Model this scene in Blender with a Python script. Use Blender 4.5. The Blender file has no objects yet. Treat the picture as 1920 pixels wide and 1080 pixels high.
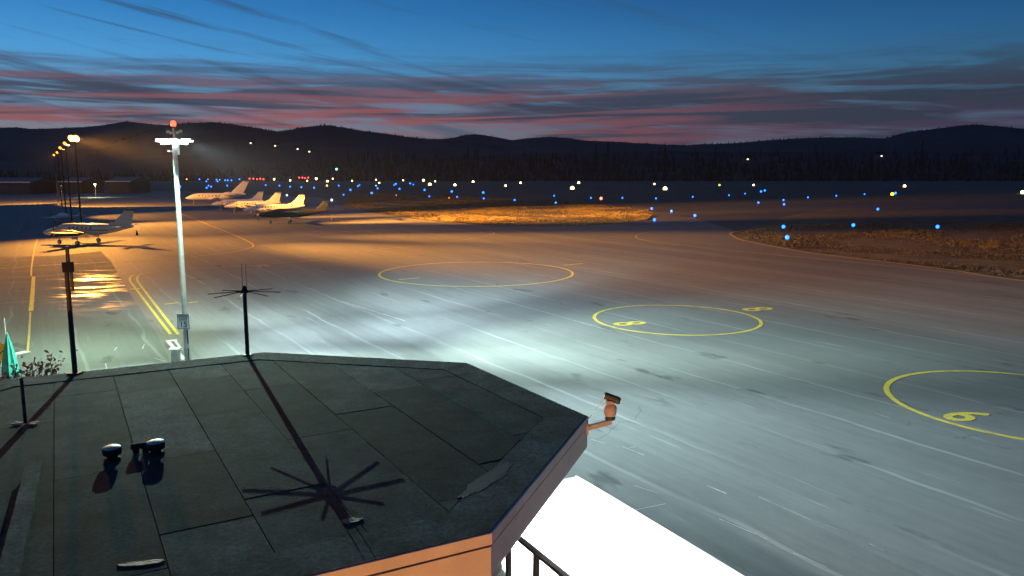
import bpy, bmesh, math, random
from mathutils import Vector, Matrix
R = math.radians
random.seed(7)
sc = bpy.context.scene
C = sc.collection

# ------------------------------------------------------------------ camera
FPX, HCAM = 1470.0, 10.0
PITCH = math.atan(215 / FPX)
cam = bpy.data.cameras.new('camera'); cam.sensor_width = 36; cam.lens = 36 * FPX / 1920
cam.clip_start = 0.1; cam.clip_end = 20000
co = bpy.data.objects.new('camera', cam); C.objects.link(co)
co.location = (0, 0, HCAM); co.rotation_euler = (math.pi / 2 - PITCH, 0, 0)
sc.camera = co

# ------------------------------------------------------------------ sky (dusk, after sunset to the left)
SKY_STRENGTH = 1.0
def build_world():
    w = bpy.data.worlds.new('World'); sc.world = w; w.use_nodes = True
    nt = w.node_tree; nt.nodes.clear()
    N = nt.nodes.new; L = nt.links.new
    def math_(op, a, b=None, clamp=False):
        n = N('ShaderNodeMath'); n.operation = op; n.use_clamp = clamp
        for i, v in enumerate((a, b)):
            if v is None: continue
            if isinstance(v, (int, float)): n.inputs[i].default_value = v
            else: L(v, n.inputs[i])
        return n.outputs[0]
    def ramp(fac, stops):
        n = N('ShaderNodeValToRGB'); e = n.color_ramp.elements
        while len(e) < len(stops): e.new(0.5)
        for i, (p, c) in enumerate(stops):
            e[i].position = p; e[i].color = (*c, 1) if len(c) == 3 else c
        L(fac, n.inputs[0]); return n.outputs[0]
    def mix(f, a, b, typ='MIX'):
        n = N('ShaderNodeMix'); n.data_type = 'RGBA'; n.blend_type = typ
        if isinstance(f, (int, float)): n.inputs[0].default_value = f
        else: L(f, n.inputs[0])
        for i, v in ((6, a), (7, b)):
            if isinstance(v, tuple): n.inputs[i].default_value = (*v, 1)
            else: L(v, n.inputs[i])
        return n.outputs[2]
    tc = N('ShaderNodeTexCoord'); sep = N('ShaderNodeSeparateXYZ'); L(tc.outputs['Generated'], sep.inputs[0])
    x, y, z = sep.outputs
    zc = math_('MAXIMUM', z, 0.0)
    # cloud deck seen in perspective: divide by height above the horizon
    az = math_('ARCTAN2', x, y)
    def noise(ua, vz, sx, sy, scale, det, off=0.0, rot=0.0, dist=0.0):
        cx = N('ShaderNodeCombineXYZ'); L(ua, cx.inputs[0]); L(vz, cx.inputs[1]); cx.inputs[2].default_value = off
        mp = N('ShaderNodeMapping'); mp.inputs['Rotation'].default_value = (0, 0, rot)
        mp.inputs['Scale'].default_value = (1, 1, 1)
        L(cx.outputs[0], mp.inputs[0])
        mp2 = N('ShaderNodeMapping'); mp2.inputs['Scale'].default_value = (sx, sy, 1); L(mp.outputs[0], mp2.inputs[0])
        n = N('ShaderNodeTexNoise'); n.inputs['Scale'].default_value = scale; n.inputs['Detail'].default_value = det
        n.inputs['Roughness'].default_value = 0.55; n.inputs['Distortion'].default_value = dist
        L(mp2.outputs[0], n.inputs['Vector']); return n.outputs[0]
    # azimuth factor: 0 at the sunset side (left), 1 away from it
    azf = N('ShaderNodeMapRange'); L(az, azf.inputs[0])
    azf.inputs[1].default_value = -0.65; azf.inputs[2].default_value = 0.75; azf.inputs[3].default_value = 0; azf.inputs[4].default_value = 1
    azf.interpolation_type = 'SMOOTHSTEP'; azf = azf.outputs[0]
    el = math_('POWER', zc, 0.5, True)          # root scale: fine near the horizon
    left = ramp(el, [(0.000, (0.3, 0.22, 0.22)), (0.224, (0.24, 0.23, 0.28)), (0.308, (0.13, 0.31, 0.5)), (0.367, (0.075, 0.34, 0.70)), (0.430, (0.034, 0.225, 0.56)), (0.490, (0.018, 0.135, 0.40)), (0.707, (0.01, 0.06, 0.2)), (1.000, (0.006, 0.03, 0.1))])
    right = ramp(el, [(0.000, (0.09, 0.085, 0.12)), (0.245, (0.07, 0.09, 0.145)), (0.332, (0.04, 0.125, 0.21)), (0.400, (0.02, 0.105, 0.245)), (0.458, (0.012, 0.066, 0.19)), (0.510, (0.009, 0.045, 0.145)), (0.707, (0.006, 0.025, 0.085)), (1.000, (0.004, 0.016, 0.055))])
    sky = mix(azf, left, right)
    # high thin dark streaks (left half, slanting)
    s1 = noise(az, z, 1.9, 42, 1.0, 6, 1.3, 0.21, 0.5)
    m1 = ramp(s1, [(0.535, (0, 0, 0)), (0.64, (1, 1, 1))])
    hi = N('ShaderNodeMapRange'); L(z, hi.inputs[0]); hi.inputs[1].default_value = 0.22; hi.inputs[2].default_value = 0.12
    m1b = math_('MULTIPLY', m1, math_('SUBTRACT', 1.0, azf, True)); m1b = math_('MULTIPLY', m1b, 0.88)
    sky = mix(m1b, sky, (0.035, 0.075, 0.13))
    # low banded clouds, red where the sunset reaches them
    n2 = noise(az, z, 3.0, 46, 1.0, 10, 4.0, 0.02, 1.6)
    n2b = noise(az, z, 9.0, 130, 1.0, 8, 9.0, 0.015, 0.8)
    env = N('ShaderNodeMapRange'); L(z, env.inputs[0]); env.inputs[1].default_value = 0.165; env.inputs[2].default_value = 0.085
    env.inputs[3].default_value = 0; env.inputs[4].default_value = 1; env.interpolation_type = 'SMOOTHSTEP'
    env2 = N('ShaderNodeMapRange'); L(z, env2.inputs[0]); env2.inputs[1].default_value = 0.048; env2.inputs[2].default_value = 0.068
    env2.interpolation_type = 'SMOOTHSTEP'
    dens = math_('ADD', math_('MULTIPLY', n2, 0.75), math_('MULTIPLY', n2b, 0.35))
    dens = math_('ADD', dens, math_('MULTIPLY', env.outputs[0], 0.22))
    dens = math_('SUBTRACT', dens, math_('MULTIPLY', math_('SUBTRACT', 1.0, env2.outputs[0]), 0.10))
    cm = ramp(dens, [(0.60, (0, 0, 0)), (0.74, (1, 1, 1))])
    cm = math_('MULTIPLY', cm, math_('ADD', math_('MULTIPLY', env.outputs[0], 0.88), 0.0))
    n3 = noise(az, z, 3.2, 80, 1.0, 7, 17.0, -0.02, 0.8)
    low = N('ShaderNodeMapRange'); L(z, low.inputs[0]); low.inputs[1].default_value = 0.135; low.inputs[2].default_value = 0.065
    redness = math_('MULTIPLY', ramp(n3, [(0.42, (0.0, 0.0, 0.0)), (0.56, (1, 1, 1))]), low.outputs[0], True)
    ccl = mix(redness, (0.050, 0.047, 0.076), (0.32, 0.10, 0.10))
    ccr = mix(redness, (0.030, 0.038, 0.055), (0.058, 0.038, 0.068))
    azr = N('ShaderNodeMapRange'); L(az, azr.inputs[0]); azr.inputs[1].default_value = -0.1; azr.inputs[2].default_value = 0.42
    sky = mix(cm, sky, mix(azr.outputs[0], ccl, ccr))
    # below the horizon: dark earth
    gm = N('ShaderNodeMapRange'); L(z, gm.inputs[0]); gm.inputs[1].default_value = -0.02; gm.inputs[2].default_value = 0.0
    sky = mix(gm.outputs[0], (0.01, 0.01, 0.012), sky)
    bg = N('ShaderNodeBackground'); L(sky, bg.inputs[0]); bg.inputs[1].default_value = SKY_STRENGTH
    # faint twilight airlight of a sun just under the horizon on the left
    st = N('ShaderNodeTexSky'); st.sky_type = 'NISHITA'; st.sun_disc = False
    st.sun_elevation = R(-4); st.sun_rotation = R(-70)
    bg2 = N('ShaderNodeBackground'); L(st.outputs[0], bg2.inputs[0]); bg2.inputs[1].default_value = 0.05
    ad = N('ShaderNodeAddShader'); L(bg.outputs[0], ad.inputs[0]); L(bg2.outputs[0], ad.inputs[1])
    out = N('ShaderNodeOutputWorld'); L(ad.outputs[0], out.inputs[0])
build_world()
sc.view_settings.view_transform = 'Standard'; sc.view_settings.look = 'None'
sc.view_settings.exposure = 0.0; sc.view_settings.gamma = 1.0
sc.view_settings.use_curve_mapping = False
sc.render.engine = 'CYCLES'
sc.cycles.use_denoising = True
sc.cycles.sample_clamp_indirect = 4.0
sc.cycles.max_bounces = 6
sc.cycles.use_light_tree = True

# ------------------------------------------------------------------ pixel -> place
def ray(px, py):
    x = (px - 960) / FPX; u = (540 - py) / FPX
    return x, math.cos(PITCH) + u * math.sin(PITCH), -math.sin(PITCH) + u * math.cos(PITCH)
def at(px, py, z=0.0):
    x, dy, dz = ray(px, py); t = (z - HCAM) / dz
    return Vector((x * t, dy * t, z))
def at_y(px, py, Y):
    x, dy, dz = ray(px, py); t = Y / dy
    return Vector((x * t, Y, HCAM + dz * t))

# ------------------------------------------------------------------ materials
def new_mat(name):
    m = bpy.data.materials.new(name); m.use_nodes = True
    nt = m.node_tree; return m, nt, nt.nodes['Principled BSDF']
def mat(name, col, rough=0.6, metal=0.0, var=0.25, scale=3.0, bump=0.0, bscale=None, spec=0.5, coat=0.0):
    m, nt, b = new_mat(name)
    b.inputs['Roughness'].default_value = rough; b.inputs['Metallic'].default_value = metal
    b.inputs['Specular IOR Level'].default_value = spec; b.inputs['Coat Weight'].default_value = coat
    tc = nt.nodes.new('ShaderNodeTexCoord')
    n = nt.nodes.new('ShaderNodeTexNoise'); n.inputs['Scale'].default_value = scale; n.inputs['Detail'].default_value = 6
    nt.links.new(tc.outputs['Object'], n.inputs['Vector'])
    r = nt.nodes.new('ShaderNodeValToRGB')
    r.color_ramp.elements[0].position = 0.3; r.color_ramp.elements[1].position = 0.7
    r.color_ramp.elements[0].color = (*[c * (1 - var) for c in col], 1)
    r.color_ramp.elements[1].color = (*[min(1, c * (1 + var)) for c in col], 1)
    nt.links.new(n.outputs[0], r.inputs[0]); nt.links.new(r.outputs[0], b.inputs['Base Color'])
    if bump:
        n2 = nt.nodes.new('ShaderNodeTexNoise'); n2.inputs['Scale'].default_value = bscale or scale * 6; n2.inputs['Detail'].default_value = 4
        nt.links.new(tc.outputs['Object'], n2.inputs['Vector'])
        bp = nt.nodes.new('ShaderNodeBump'); bp.inputs['Strength'].default_value = bump; bp.inputs['Distance'].default_value = 0.05
        nt.links.new(n2.outputs[0], bp.inputs['Height']); nt.links.new(bp.outputs[0], b.inputs['Normal'])
    return m
def emit(name, col, s):
    m, nt, b = new_mat(name)
    b.inputs['Base Color'].default_value = (0.05, 0.05, 0.05, 1); b.inputs['Roughness'].default_value = 0.3
    b.inputs['Emission Color'].default_value = (*col, 1); b.inputs['Emission Strength'].default_value = s
    return m

LANE = R(-58.5)      # direction of the paving lanes on the apron
def asphalt(name, base, rough, tint=(1, 1, 1), lane=3.7, wet=0.0, bump=0.35):
    m, nt, b = new_mat(name); N = nt.nodes.new; L = nt.links.new
    geo = N('ShaderNodeNewGeometry')
    mp = N('ShaderNodeMapping'); mp.vector_type = 'POINT'; mp.inputs['Rotation'].default_value = (0, 0, -LANE)
    L(geo.outputs['Position'], mp.inputs[0])
    sep = N('ShaderNodeSeparateXYZ'); L(mp.outputs[0], sep.inputs[0])
    def M(op, a, c=None, cl=False):
        n = N('ShaderNodeMath'); n.operation = op; n.use_clamp = cl
        for i, v in enumerate((a, c)):
            if v is None: continue
            if isinstance(v, (int, float)): n.inputs[i].default_value = v
            else: L(v, n.inputs[i])
        return n.outputs[0]
    def NZ(vec, scale, det=5, sc3=None, rough=0.55):
        if sc3:
            q = N('ShaderNodeMapping'); q.inputs['Scale'].default_value = sc3; L(vec, q.inputs[0]); vec = q.outputs[0]
        n = N('ShaderNodeTexNoise'); n.inputs['Scale'].default_value = scale; n.inputs['Detail'].default_value = det
        n.inputs['Roughness'].default_value = rough; L(vec, n.inputs['Vector']); return n.outputs[0]
    wob = M('MULTIPLY', M('SUBTRACT', NZ(mp.outputs[0], 0.12, 2), 0.5), 1.1)
    v = M('ADD', sep.outputs[1], wob)
    vl = M('DIVIDE', v, lane)
    fl = M('FLOOR', vl); fr = M('FRACT', vl)
    wn = N('ShaderNodeTexWhiteNoise'); wn.noise_dimensions = '1D'; L(fl, wn.inputs['W'])
    laneval = M('MULTIPLY', M('SUBTRACT', wn.outputs[0], 0.5), 0.22)
    seam = M('LESS_THAN', M('ABSOLUTE', M('SUBTRACT', fr, 0.5)), 0.026)
    patch = NZ(mp.outputs[0], 0.045, 5)
    streak = NZ(mp.outputs[0], 1.0, 8, (0.045, 1.6, 1), 0.68)
    fine = NZ(mp.outputs[0], 2.6, 8, (0.35, 1.0, 1), 0.7)
    seam = M('MULTIPLY', seam, M('MULTIPLY', M('SUBTRACT', NZ(mp.outputs[0], 0.35, 4, (0.3, 1, 1)), 0.36, True), 2.6))
    val = M('ADD', 1.0, laneval)
    val = M('ADD', val, M('MULTIPLY', M('SUBTRACT', patch, 0.5), 0.45))
    val = M('ADD', val, M('MULTIPLY', M('SUBTRACT', streak, 0.5), 0.55))
    val = M('ADD', val, M('MULTIPLY', M('SUBTRACT', fine, 0.5), 0.55))
    val = M('ADD', val, M('MULTIPLY', seam, 0.85))
    # oil and rubber stains
    st = NZ(mp.outputs[0], 0.55, 4, (0.4, 1, 1))
    rp = N('ShaderNodeMapRange'); L(st, rp.inputs[0]); rp.inputs[1].default_value = 0.635; rp.inputs[2].default_value = 0.70
    val = M('SUBTRACT', val, M('MULTIPLY', rp.outputs[0], 0.45))
    # pale scuffs along the lanes
    sf = NZ(mp.outputs[0], 1.0, 3, (0.16, 2.6, 1))
    rs = N('ShaderNodeMapRange'); L(sf, rs.inputs[0]); rs.inputs[1].default_value = 0.66; rs.inputs[2].default_value = 0.72
    val = M('ADD', val, M('MULTIPLY', rs.outputs[0], 0.45))
    vo = N('ShaderNodeTexVoronoi'); vo.feature = 'DISTANCE_TO_EDGE'; vo.inputs['Scale'].default_value = 0.11
    wv = N('ShaderNodeVectorMath'); wv.operation = 'ADD'; L(mp.outputs[0], wv.inputs[0])
    nw = N('ShaderNodeTexNoise'); nw.inputs['Scale'].default_value = 0.5; nw.inputs['Detail'].default_value = 4; L(mp.outputs[0], nw.inputs['Vector'])
    ws = N('ShaderNodeVectorMath'); ws.operation = 'SCALE'; ws.inputs['Scale'].default_value = 2.2; L(nw.outputs['Color'], ws.inputs[0]); L(ws.outputs[0], wv.inputs[1])
    L(wv.outputs[0], vo.inputs['Vector'])
    crack = M('MULTIPLY', M('LESS_THAN', vo.outputs['Distance'], 0.006), M('GREATER_THAN', NZ(mp.outputs[0], 0.09, 3), 0.60))
    val = M('SUBTRACT', val, M('MULTIPLY', crack, 0.25))
    val = M('MAXIMUM', val, 0.15)
    mx = N('ShaderNodeVectorMath'); mx.operation = 'SCALE'; mx.inputs[0].default_value = tuple(base * t for t in tint); L(val, mx.inputs['Scale'])
    L(mx.outputs[0], b.inputs['Base Color'])
    rr = M('ADD', rough, M('MULTIPLY', M('SUBTRACT', fine, 0.5), 0.3), True)
    if wet:
        wt = NZ(geo.outputs['Position'], 0.35, 6, (0.6, 1.6, 1))
        wr = N('ShaderNodeMapRange'); L(wt, wr.inputs[0]); wr.inputs[1].default_value = 0.50; wr.inputs[2].default_value = 0.62
        ctr = at(182, 540); dv = N('ShaderNodeVectorMath'); dv.operation = 'SUBTRACT'; L(geo.outputs['Position'], dv.inputs[0]); dv.inputs[1].default_value = ctr
        az_ = math.atan2(ctr.y, ctr.x); dm = N('ShaderNodeMapping'); dm.inputs['Rotation'].default_value = (0, 0, -az_); L(dv.outputs[0], dm.inputs[0])
        dm2 = N('ShaderNodeMapping'); dm2.inputs['Scale'].default_value = (1 / 19, 1 / 4.2, 0); L(dm.outputs[0], dm2.inputs[0])
        ln_ = N('ShaderNodeVectorMath'); ln_.operation = 'LENGTH'; L(dm2.outputs[0], ln_.inputs[0])
        dp = N('ShaderNodeMapRange'); L(ln_.outputs['Value'], dp.inputs[0]); dp.inputs[1].default_value = 1.0; dp.inputs[2].default_value = 0.45
        wmask = M('MULTIPLY', wr.outputs[0], M('ADD', M('MULTIPLY', dp.outputs[0], 0.93), 0.07))
        rr = M('SUBTRACT', rr, M('MULTIPLY', wmask, wet), True)
    L(rr, b.inputs['Roughness']); b.inputs['Specular IOR Level'].default_value = 0.35 if not wet else 0.5
    bp = N('ShaderNodeBump'); bp.inputs['Strength'].default_value = bump; bp.inputs['Distance'].default_value = 0.02
    L(NZ(geo.outputs['Position'], 9.0 if not wet else 0.9, 3), bp.inputs['Height']); L(bp.outputs[0], b.inputs['Normal'])
    return m
def paint_mat(name, col, wear=0.45):
    m, nt, b = new_mat(name); N = nt.nodes.new; L = nt.links.new
    geo = N('ShaderNodeNewGeometry')
    n = N('ShaderNodeTexNoise'); n.inputs['Scale'].default_value = 1.7; n.inputs['Detail'].default_value = 8; n.inputs['Roughness'].default_value = 0.7
    L(geo.outputs['Position'], n.inputs['Vector'])
    r = N('ShaderNodeValToRGB'); e = r.color_ramp.elements
    e[0].position = wear - 0.12; e[0].color = (*[0.35 * c + 0.05 for c in col], 1); e[1].position = wear + 0.1; e[1].color = (*col, 1)
    L(n.outputs[0], r.inputs[0]); L(r.outputs[0], b.inputs['Base Color']); b.inputs['Roughness'].default_value = 0.7
    return m

M_ = {}
M_['apron'] = asphalt('apron_asphalt', 0.15, 0.75)
M_['slab'] = asphalt('parking_asphalt', 0.13, 0.92, wet=0.58, bump=0.14)
M_['dark_asphalt'] = asphalt('dark_asphalt', 0.07, 0.8)
M_['yellow'] = paint_mat('yellow_paint', (0.66, 0.48, 0.06), 0.42)
M_['yellow_worn'] = paint_mat('worn_yellow_paint', (0.55, 0.40, 0.12), 0.44)
M_['white'] = paint_mat('white_paint', (0.70, 0.72, 0.70), 0.40)
M_['white_worn'] = paint_mat('worn_white_paint', (0.42, 0.43, 0.42), 0.50)
M_['dirt'] = mat('dry_grass_ground', (0.085, 0.066, 0.036), 0.95, var=0.55, scale=0.25, bump=1.0, bscale=1.4)
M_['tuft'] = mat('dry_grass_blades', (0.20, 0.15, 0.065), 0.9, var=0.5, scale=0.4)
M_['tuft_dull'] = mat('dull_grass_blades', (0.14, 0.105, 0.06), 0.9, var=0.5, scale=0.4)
def roof_mat(name, c):
    m, nt, b = new_mat(name); N = nt.nodes.new; L = nt.links.new
    tc = N('ShaderNodeTexCoord'); b.inputs['Roughness'].default_value = .95; b.inputs['Specular IOR Level'].default_value = .25
    def nz(sc_, det, ro=.6):
        n = N('ShaderNodeTexNoise'); n.inputs['Scale'].default_value = sc_; n.inputs['Detail'].default_value = det; n.inputs['Roughness'].default_value = ro
        L(tc.outputs['Object'], n.inputs['Vector']); return n.outputs[0]
    def mr(v, a, b_, lo, hi):
        n = N('ShaderNodeMapRange'); L(v, n.inputs[0])
        for i_, q_ in enumerate((a, b_, lo, hi)): n.inputs[i_ + 1].default_value = q_
        return n.outputs[0]
    def mu(a, b_):
        n = N('ShaderNodeMath'); n.operation = 'MULTIPLY'; L(a, n.inputs[0]); L(b_, n.inputs[1]); return n.outputs[0]
    v = mu(mu(mr(nz(1.3, 7, .7), .34, .66, .35, 1.85), mr(nz(17, 3, .8), .35, .65, .5, 1.55)), mr(nz(5, 5, .7), .58, .70, 1.0, .62))
    sc_ = N('ShaderNodeVectorMath'); sc_.operation = 'SCALE'; sc_.inputs[0].default_value = c; L(v, sc_.inputs['Scale']); L(sc_.outputs[0], b.inputs['Base Color'])
    bp = N('ShaderNodeBump'); bp.inputs['Strength'].default_value = .7; bp.inputs['Distance'].default_value = .012; L(nz(16, 6, .75), bp.inputs['Height']); L(bp.outputs[0], b.inputs['Normal'])
    return m
M_['roofing'] = roof_mat('roll_roofing', (0.050, 0.053, 0.048))
M_['roofing2'] = roof_mat('roll_roofing_pale', (0.088, 0.092, 0.083))
M_['roofing3'] = roof_mat('roll_roofing_dark', (0.030, 0.031, 0.029))
M_['flash'] = roof_mat('edge_membrane', (0.072, 0.080, 0.072))
M_['fascia'] = mat('fascia_board', (0.60, 0.56, 0.50), 0.6, var=0.10, scale=2.0, bump=0.08, bscale=30)
M_['wall'] = mat('tower_wall', (0.42, 0.38, 0.32), 0.7, var=0.12)
M_['white_roof'] = mat('white_membrane', (0.80, 0.81, 0.80), 0.6, var=0.05, scale=0.7, bump=0.1, bscale=20)
M_['glass'] = mat('dark_glass', (0.02, 0.025, 0.03), 0.08, var=0.1)
M_['steel'] = mat('galvanised_steel', (0.55, 0.57, 0.56), 0.45, 0.35, var=0.15, scale=4)
M_['dark_steel'] = mat('dark_painted_steel', (0.035, 0.036, 0.04), 0.5, 0.2, var=0.3, scale=5)
M_['pole_dark'] = mat('dark_pole', (0.010, 0.010, 0.010), 0.7, var=0.3)
M_['rail'] = mat('bronze_rail', (0.007, 0.006, 0.008), 0.8, 0.0, var=0.2, scale=5)
M_['black'] = mat('black_rubber', (0.006, 0.006, 0.007), 0.7, var=0.3, scale=6)
M_['cap'] = mat('vent_cap', (0.40, 0.42, 0.40), 0.5, 0.1, var=0.2, scale=8)
M_['sealant'] = mat('roof_sealant', (0.12, 0.08, 0.07), 0.6, var=0.3, scale=6, bump=0.3)
M_['sign_white'] = mat('sign_white', (0.80, 0.82, 0.80), 0.5, var=0.06, scale=4)
M_['sign_black'] = mat('sign_black', (0.01, 0.01, 0.01), 0.6, var=0.1)
M_['air_white'] = mat('aircraft_white', (0.78, 0.77, 0.74), 0.28, var=0.06, scale=1.0, coat=0.4)
M_['air_grey'] = mat('aircraft_grey', (0.40, 0.38, 0.35), 0.30, var=0.08, scale=1.0, coat=0.5)
M_['air_dark'] = mat('aircraft_dark_blue', (0.012, 0.014, 0.024), 0.8, var=0.15, scale=1.0, spec=0.03)
M_['stripe'] = mat('aircraft_stripe', (0.06, 0.03, 0.03), 0.35, var=0.1)
M_['tyre'] = mat('tyre_rubber', (0.02, 0.02, 0.02), 0.85, var=0.2)
M_['prop'] = mat('propeller_blade', (0.06, 0.06, 0.065), 0.4, 0.3, var=0.2)
M_['cover'] = mat('canopy_cover', (0.55, 0.66, 0.80), 0.7, var=0.1, scale=3)
M_['hangar'] = mat('hangar_wall', (0.035, 0.033, 0.032), 0.7, var=0.2, scale=0.3)
M_['hangar_roof'] = mat('hangar_roof', (0.045, 0.046, 0.048), 0.5, 0.1, var=0.15, scale=0.2)
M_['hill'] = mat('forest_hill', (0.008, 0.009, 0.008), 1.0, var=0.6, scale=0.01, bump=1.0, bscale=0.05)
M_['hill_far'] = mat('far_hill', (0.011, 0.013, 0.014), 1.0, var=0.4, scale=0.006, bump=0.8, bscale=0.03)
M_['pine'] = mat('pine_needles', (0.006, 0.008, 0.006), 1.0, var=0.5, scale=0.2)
M_['bark'] = mat('bark', (0.07, 0.05, 0.04), 0.9, var=0.4, scale=6)
M_['leaf'] = mat('pale_leaves', (0.30, 0.20, 0.20), 0.8, var=0.5, scale=5)
M_['leaf_dark'] = mat('dark_leaves', (0.07, 0.05, 0.05), 0.8, var=0.5, scale=5)
M_['teal'] = mat('teal_canvas', (0.03, 0.33, 0.28), 0.75, var=0.2, scale=5)
M_['ycanvas'] = mat('yellow_canvas', (0.80, 0.55, 0.01), 0.6, var=0.1, scale=5)
M_['concrete'] = mat('concrete', (0.32, 0.31, 0.29), 0.85, var=0.2, scale=2, bump=0.2)
M_['camera_tan'] = mat('camera_housing', (0.50, 0.40, 0.33), 0.5, var=0.15, scale=12)
M_['red_paint'] = mat('red_painted_pipe', (0.10, 0.045, 0.045), 0.6, var=0.3, scale=8)
M_['house'] = mat('house_wall', (0.10, 0.09, 0.08), 0.9, var=0.2)
# light-giving lenses
E_ = {}
E_['led'] = emit('led_lens', (0.86, 1.0, 0.96), 26)
E_['sodium'] = emit('sodium_lens', (1.0, 0.45, 0.08), 11)
E_['sodium_far'] = emit('sodium_lens_far', (1.0, 0.33, 0.04), 3.5)
E_['beacon'] = emit('red_beacon_lens', (1.0, 0.07, 0.03), 5)
E_['blue'] = emit('blue_lens', (0.012, 0.14, 1.0), 6)
E_['pale_blue'] = emit('pale_blue_lens', (0.35, 0.60, 1.0), 4)
E_['runway'] = emit('runway_lens', (1.0, 0.72, 0.26), 9)
E_['runway_yellow'] = emit('yellow_lens', (1.0, 0.75, 0.03), 3)
E_['amber'] = emit('amber_lens', (1.0, 0.45, 0.06), 4)
E_['papi_red'] = emit('red_lens', (1.0, 0.07, 0.05), 4)
E_['orange_red'] = emit('orange_red_lens', (1.0, 0.22, 0.09), 4)
E_['house'] = emit('lit_window', (1.0, 0.88, 0.60), 3.0)
E_['green'] = emit('green_lens', (0.10, 1.0, 0.65), 12)
E_['wall_lamp'] = emit('wall_lamp_lens', (0.85, 1.0, 0.55), 25)

# ------------------------------------------------------------------ mesh building
class MB:
    def __init__(s): s.v = []; s.f = []
    def add(s, verts, faces):
        o = len(s.v); s.v += [Vector(p) for p in verts]; s.f += [[i + o for i in f] for f in faces]; return s
    def box(s, c, d, rz=0.0, mx=None):
        hx, hy, hz = d[0] / 2, d[1] / 2, d[2] / 2
        m = Matrix.Rotation(rz, 3, 'Z') if mx is None else mx
        vs = [Vector(c) + m @ Vector((sx * hx, sy * hy, sz * hz)) for sz in (-1, 1) for sx, sy in ((-1, -1), (1, -1), (1, 1), (-1, 1))]
        return s.add(vs, [(3, 2, 1, 0), (4, 5, 6, 7), (0, 1, 5, 4), (1, 2, 6, 5), (2, 3, 7, 6), (3, 0, 4, 7)])
    def rod(s, a, b, r0, r1=None, n=8, cap=True):
        a, b = Vector(a), Vector(b); r1 = r0 if r1 is None else r1
        d = (b - a).normalized(); u = d.orthogonal().normalized(); w = d.cross(u)
        vs = []
        for p, r in ((a, r0), (b, r1)):
            for i in range(n):
                t = 2 * math.pi * i / n; vs.append(p + r * (math.cos(t) * u + math.sin(t) * w))
        fs = [(i, (i + 1) % n, n + (i + 1) % n, n + i) for i in range(n)]
        if cap: fs += [tuple(reversed(range(n))), tuple(range(n, 2 * n))]
        return s.add(vs, fs)
    def loft(s, rings, cap=True):
        n = len(rings[0]); vs = [p for r in rings for p in r]; fs = []
        for k in range(len(rings) - 1):
            for i in range(n):
                j = (i + 1) % n; fs.append((k * n + i, k * n + j, (k + 1) * n + j, (k + 1) * n + i))
        if cap: fs += [tuple(reversed(range(n))), tuple(range((len(rings) - 1) * n, len(rings) * n))]
        return s.add(vs, fs)
    def lathe(s, c, prof, n=12, axis=(0, 0, 1)):
        d = Vector(axis).normalized(); u = d.orthogonal().normalized(); w = d.cross(u); c = Vector(c)
        return s.loft([[c + d * h + r * (math.cos(2 * math.pi * i / n) * u + math.sin(2 * math.pi * i / n) * w) for i in range(n)] for r, h in prof])
    def prism(s, poly, z0, z1):
        n = len(poly); vs = [(p[0], p[1], z0) for p in poly] + [(p[0], p[1], z1) for p in poly]
        return s.add(vs, [tuple(reversed(range(n))), tuple(range(n, 2 * n))] + [(i, (i + 1) % n, n + (i + 1) % n, n + i) for i in range(n)])
    def sheet(s, poly, z): return s.add([(p[0], p[1], z) for p in poly], [tuple(range(len(poly)))])
    def ribbon(s, pts, w, z, closed=False):
        P = [Vector((p[0], p[1], 0)) for p in pts]; n = len(P); vs = []
        for i, p in enumerate(P):
            a = P[(i - 1) % n] if (closed or i > 0) else p; b = P[(i + 1) % n] if (closed or i < n - 1) else p
            t = (b - a).normalized(); nn = Vector((-t.y, t.x, 0)) * w / 2
            vs += [(p.x + nn.x, p.y + nn.y, z), (p.x - nn.x, p.y - nn.y, z)]
        fs = [(2 * i + 1, 2 * (i + 1) % (2 * n) + 1, 2 * (i + 1) % (2 * n), 2 * i) for i in range(n if closed else n - 1)]
        return s.add(vs, fs)
    def mesh(s, name, m, smooth=False):
        me = bpy.data.meshes.new(name); me.from_pydata([tuple(p) for p in s.v], [], s.f)
        if m: me.materials.append(m)
        if smooth:
            me.polygons.foreach_set('use_smooth', [True] * len(me.polygons))
            me.set_sharp_from_angle(angle=R(40))
        me.update(); return me
    def build(s, name, m, parent=None, smooth=False):
        o = bpy.data.objects.new(name, s.mesh(name, m, smooth)); C.objects.link(o)
        if parent: o.parent = parent
        return o
def tag(o, label=None, cat=None, group=None, kind=None):
    for k, v in (('label', label), ('category', cat), ('group', group), ('kind', kind)):
        if v: o[k] = v
    return o
def empty(name, loc=(0, 0, 0), rz=0.0):
    o = bpy.data.objects.new(name, None); C.objects.link(o); o.location = loc; o.rotation_euler = (0, 0, rz)
    o.empty_display_size = 0.2; return o
def copy_tree(o, parent=None):
    c = o.copy(); C.objects.link(c); c.parent = parent
    for ch in o.children: copy_tree(ch, c)
    return c
def text_mesh(body, size, name, m, parent=None, extrude=0.0, offset=0.0):
    cu = bpy.data.curves.new(name, 'FONT'); cu.body = body; cu.size = size; cu.align_x = 'CENTER'; cu.align_y = 'CENTER'; cu.extrude = extrude; cu.offset = offset
    cu.resolution_u = 3
    t = bpy.data.objects.new(name, cu); C.objects.link(t)
    dg = bpy.context.evaluated_depsgraph_get(); me = bpy.data.meshes.new_from_object(t.evaluated_get(dg))
    bpy.data.objects.remove(t); me.materials.clear(); me.materials.append(m)
    o = bpy.data.objects.new(name, me); C.objects.link(o)
    if parent: o.parent = parent
    return o
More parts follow.
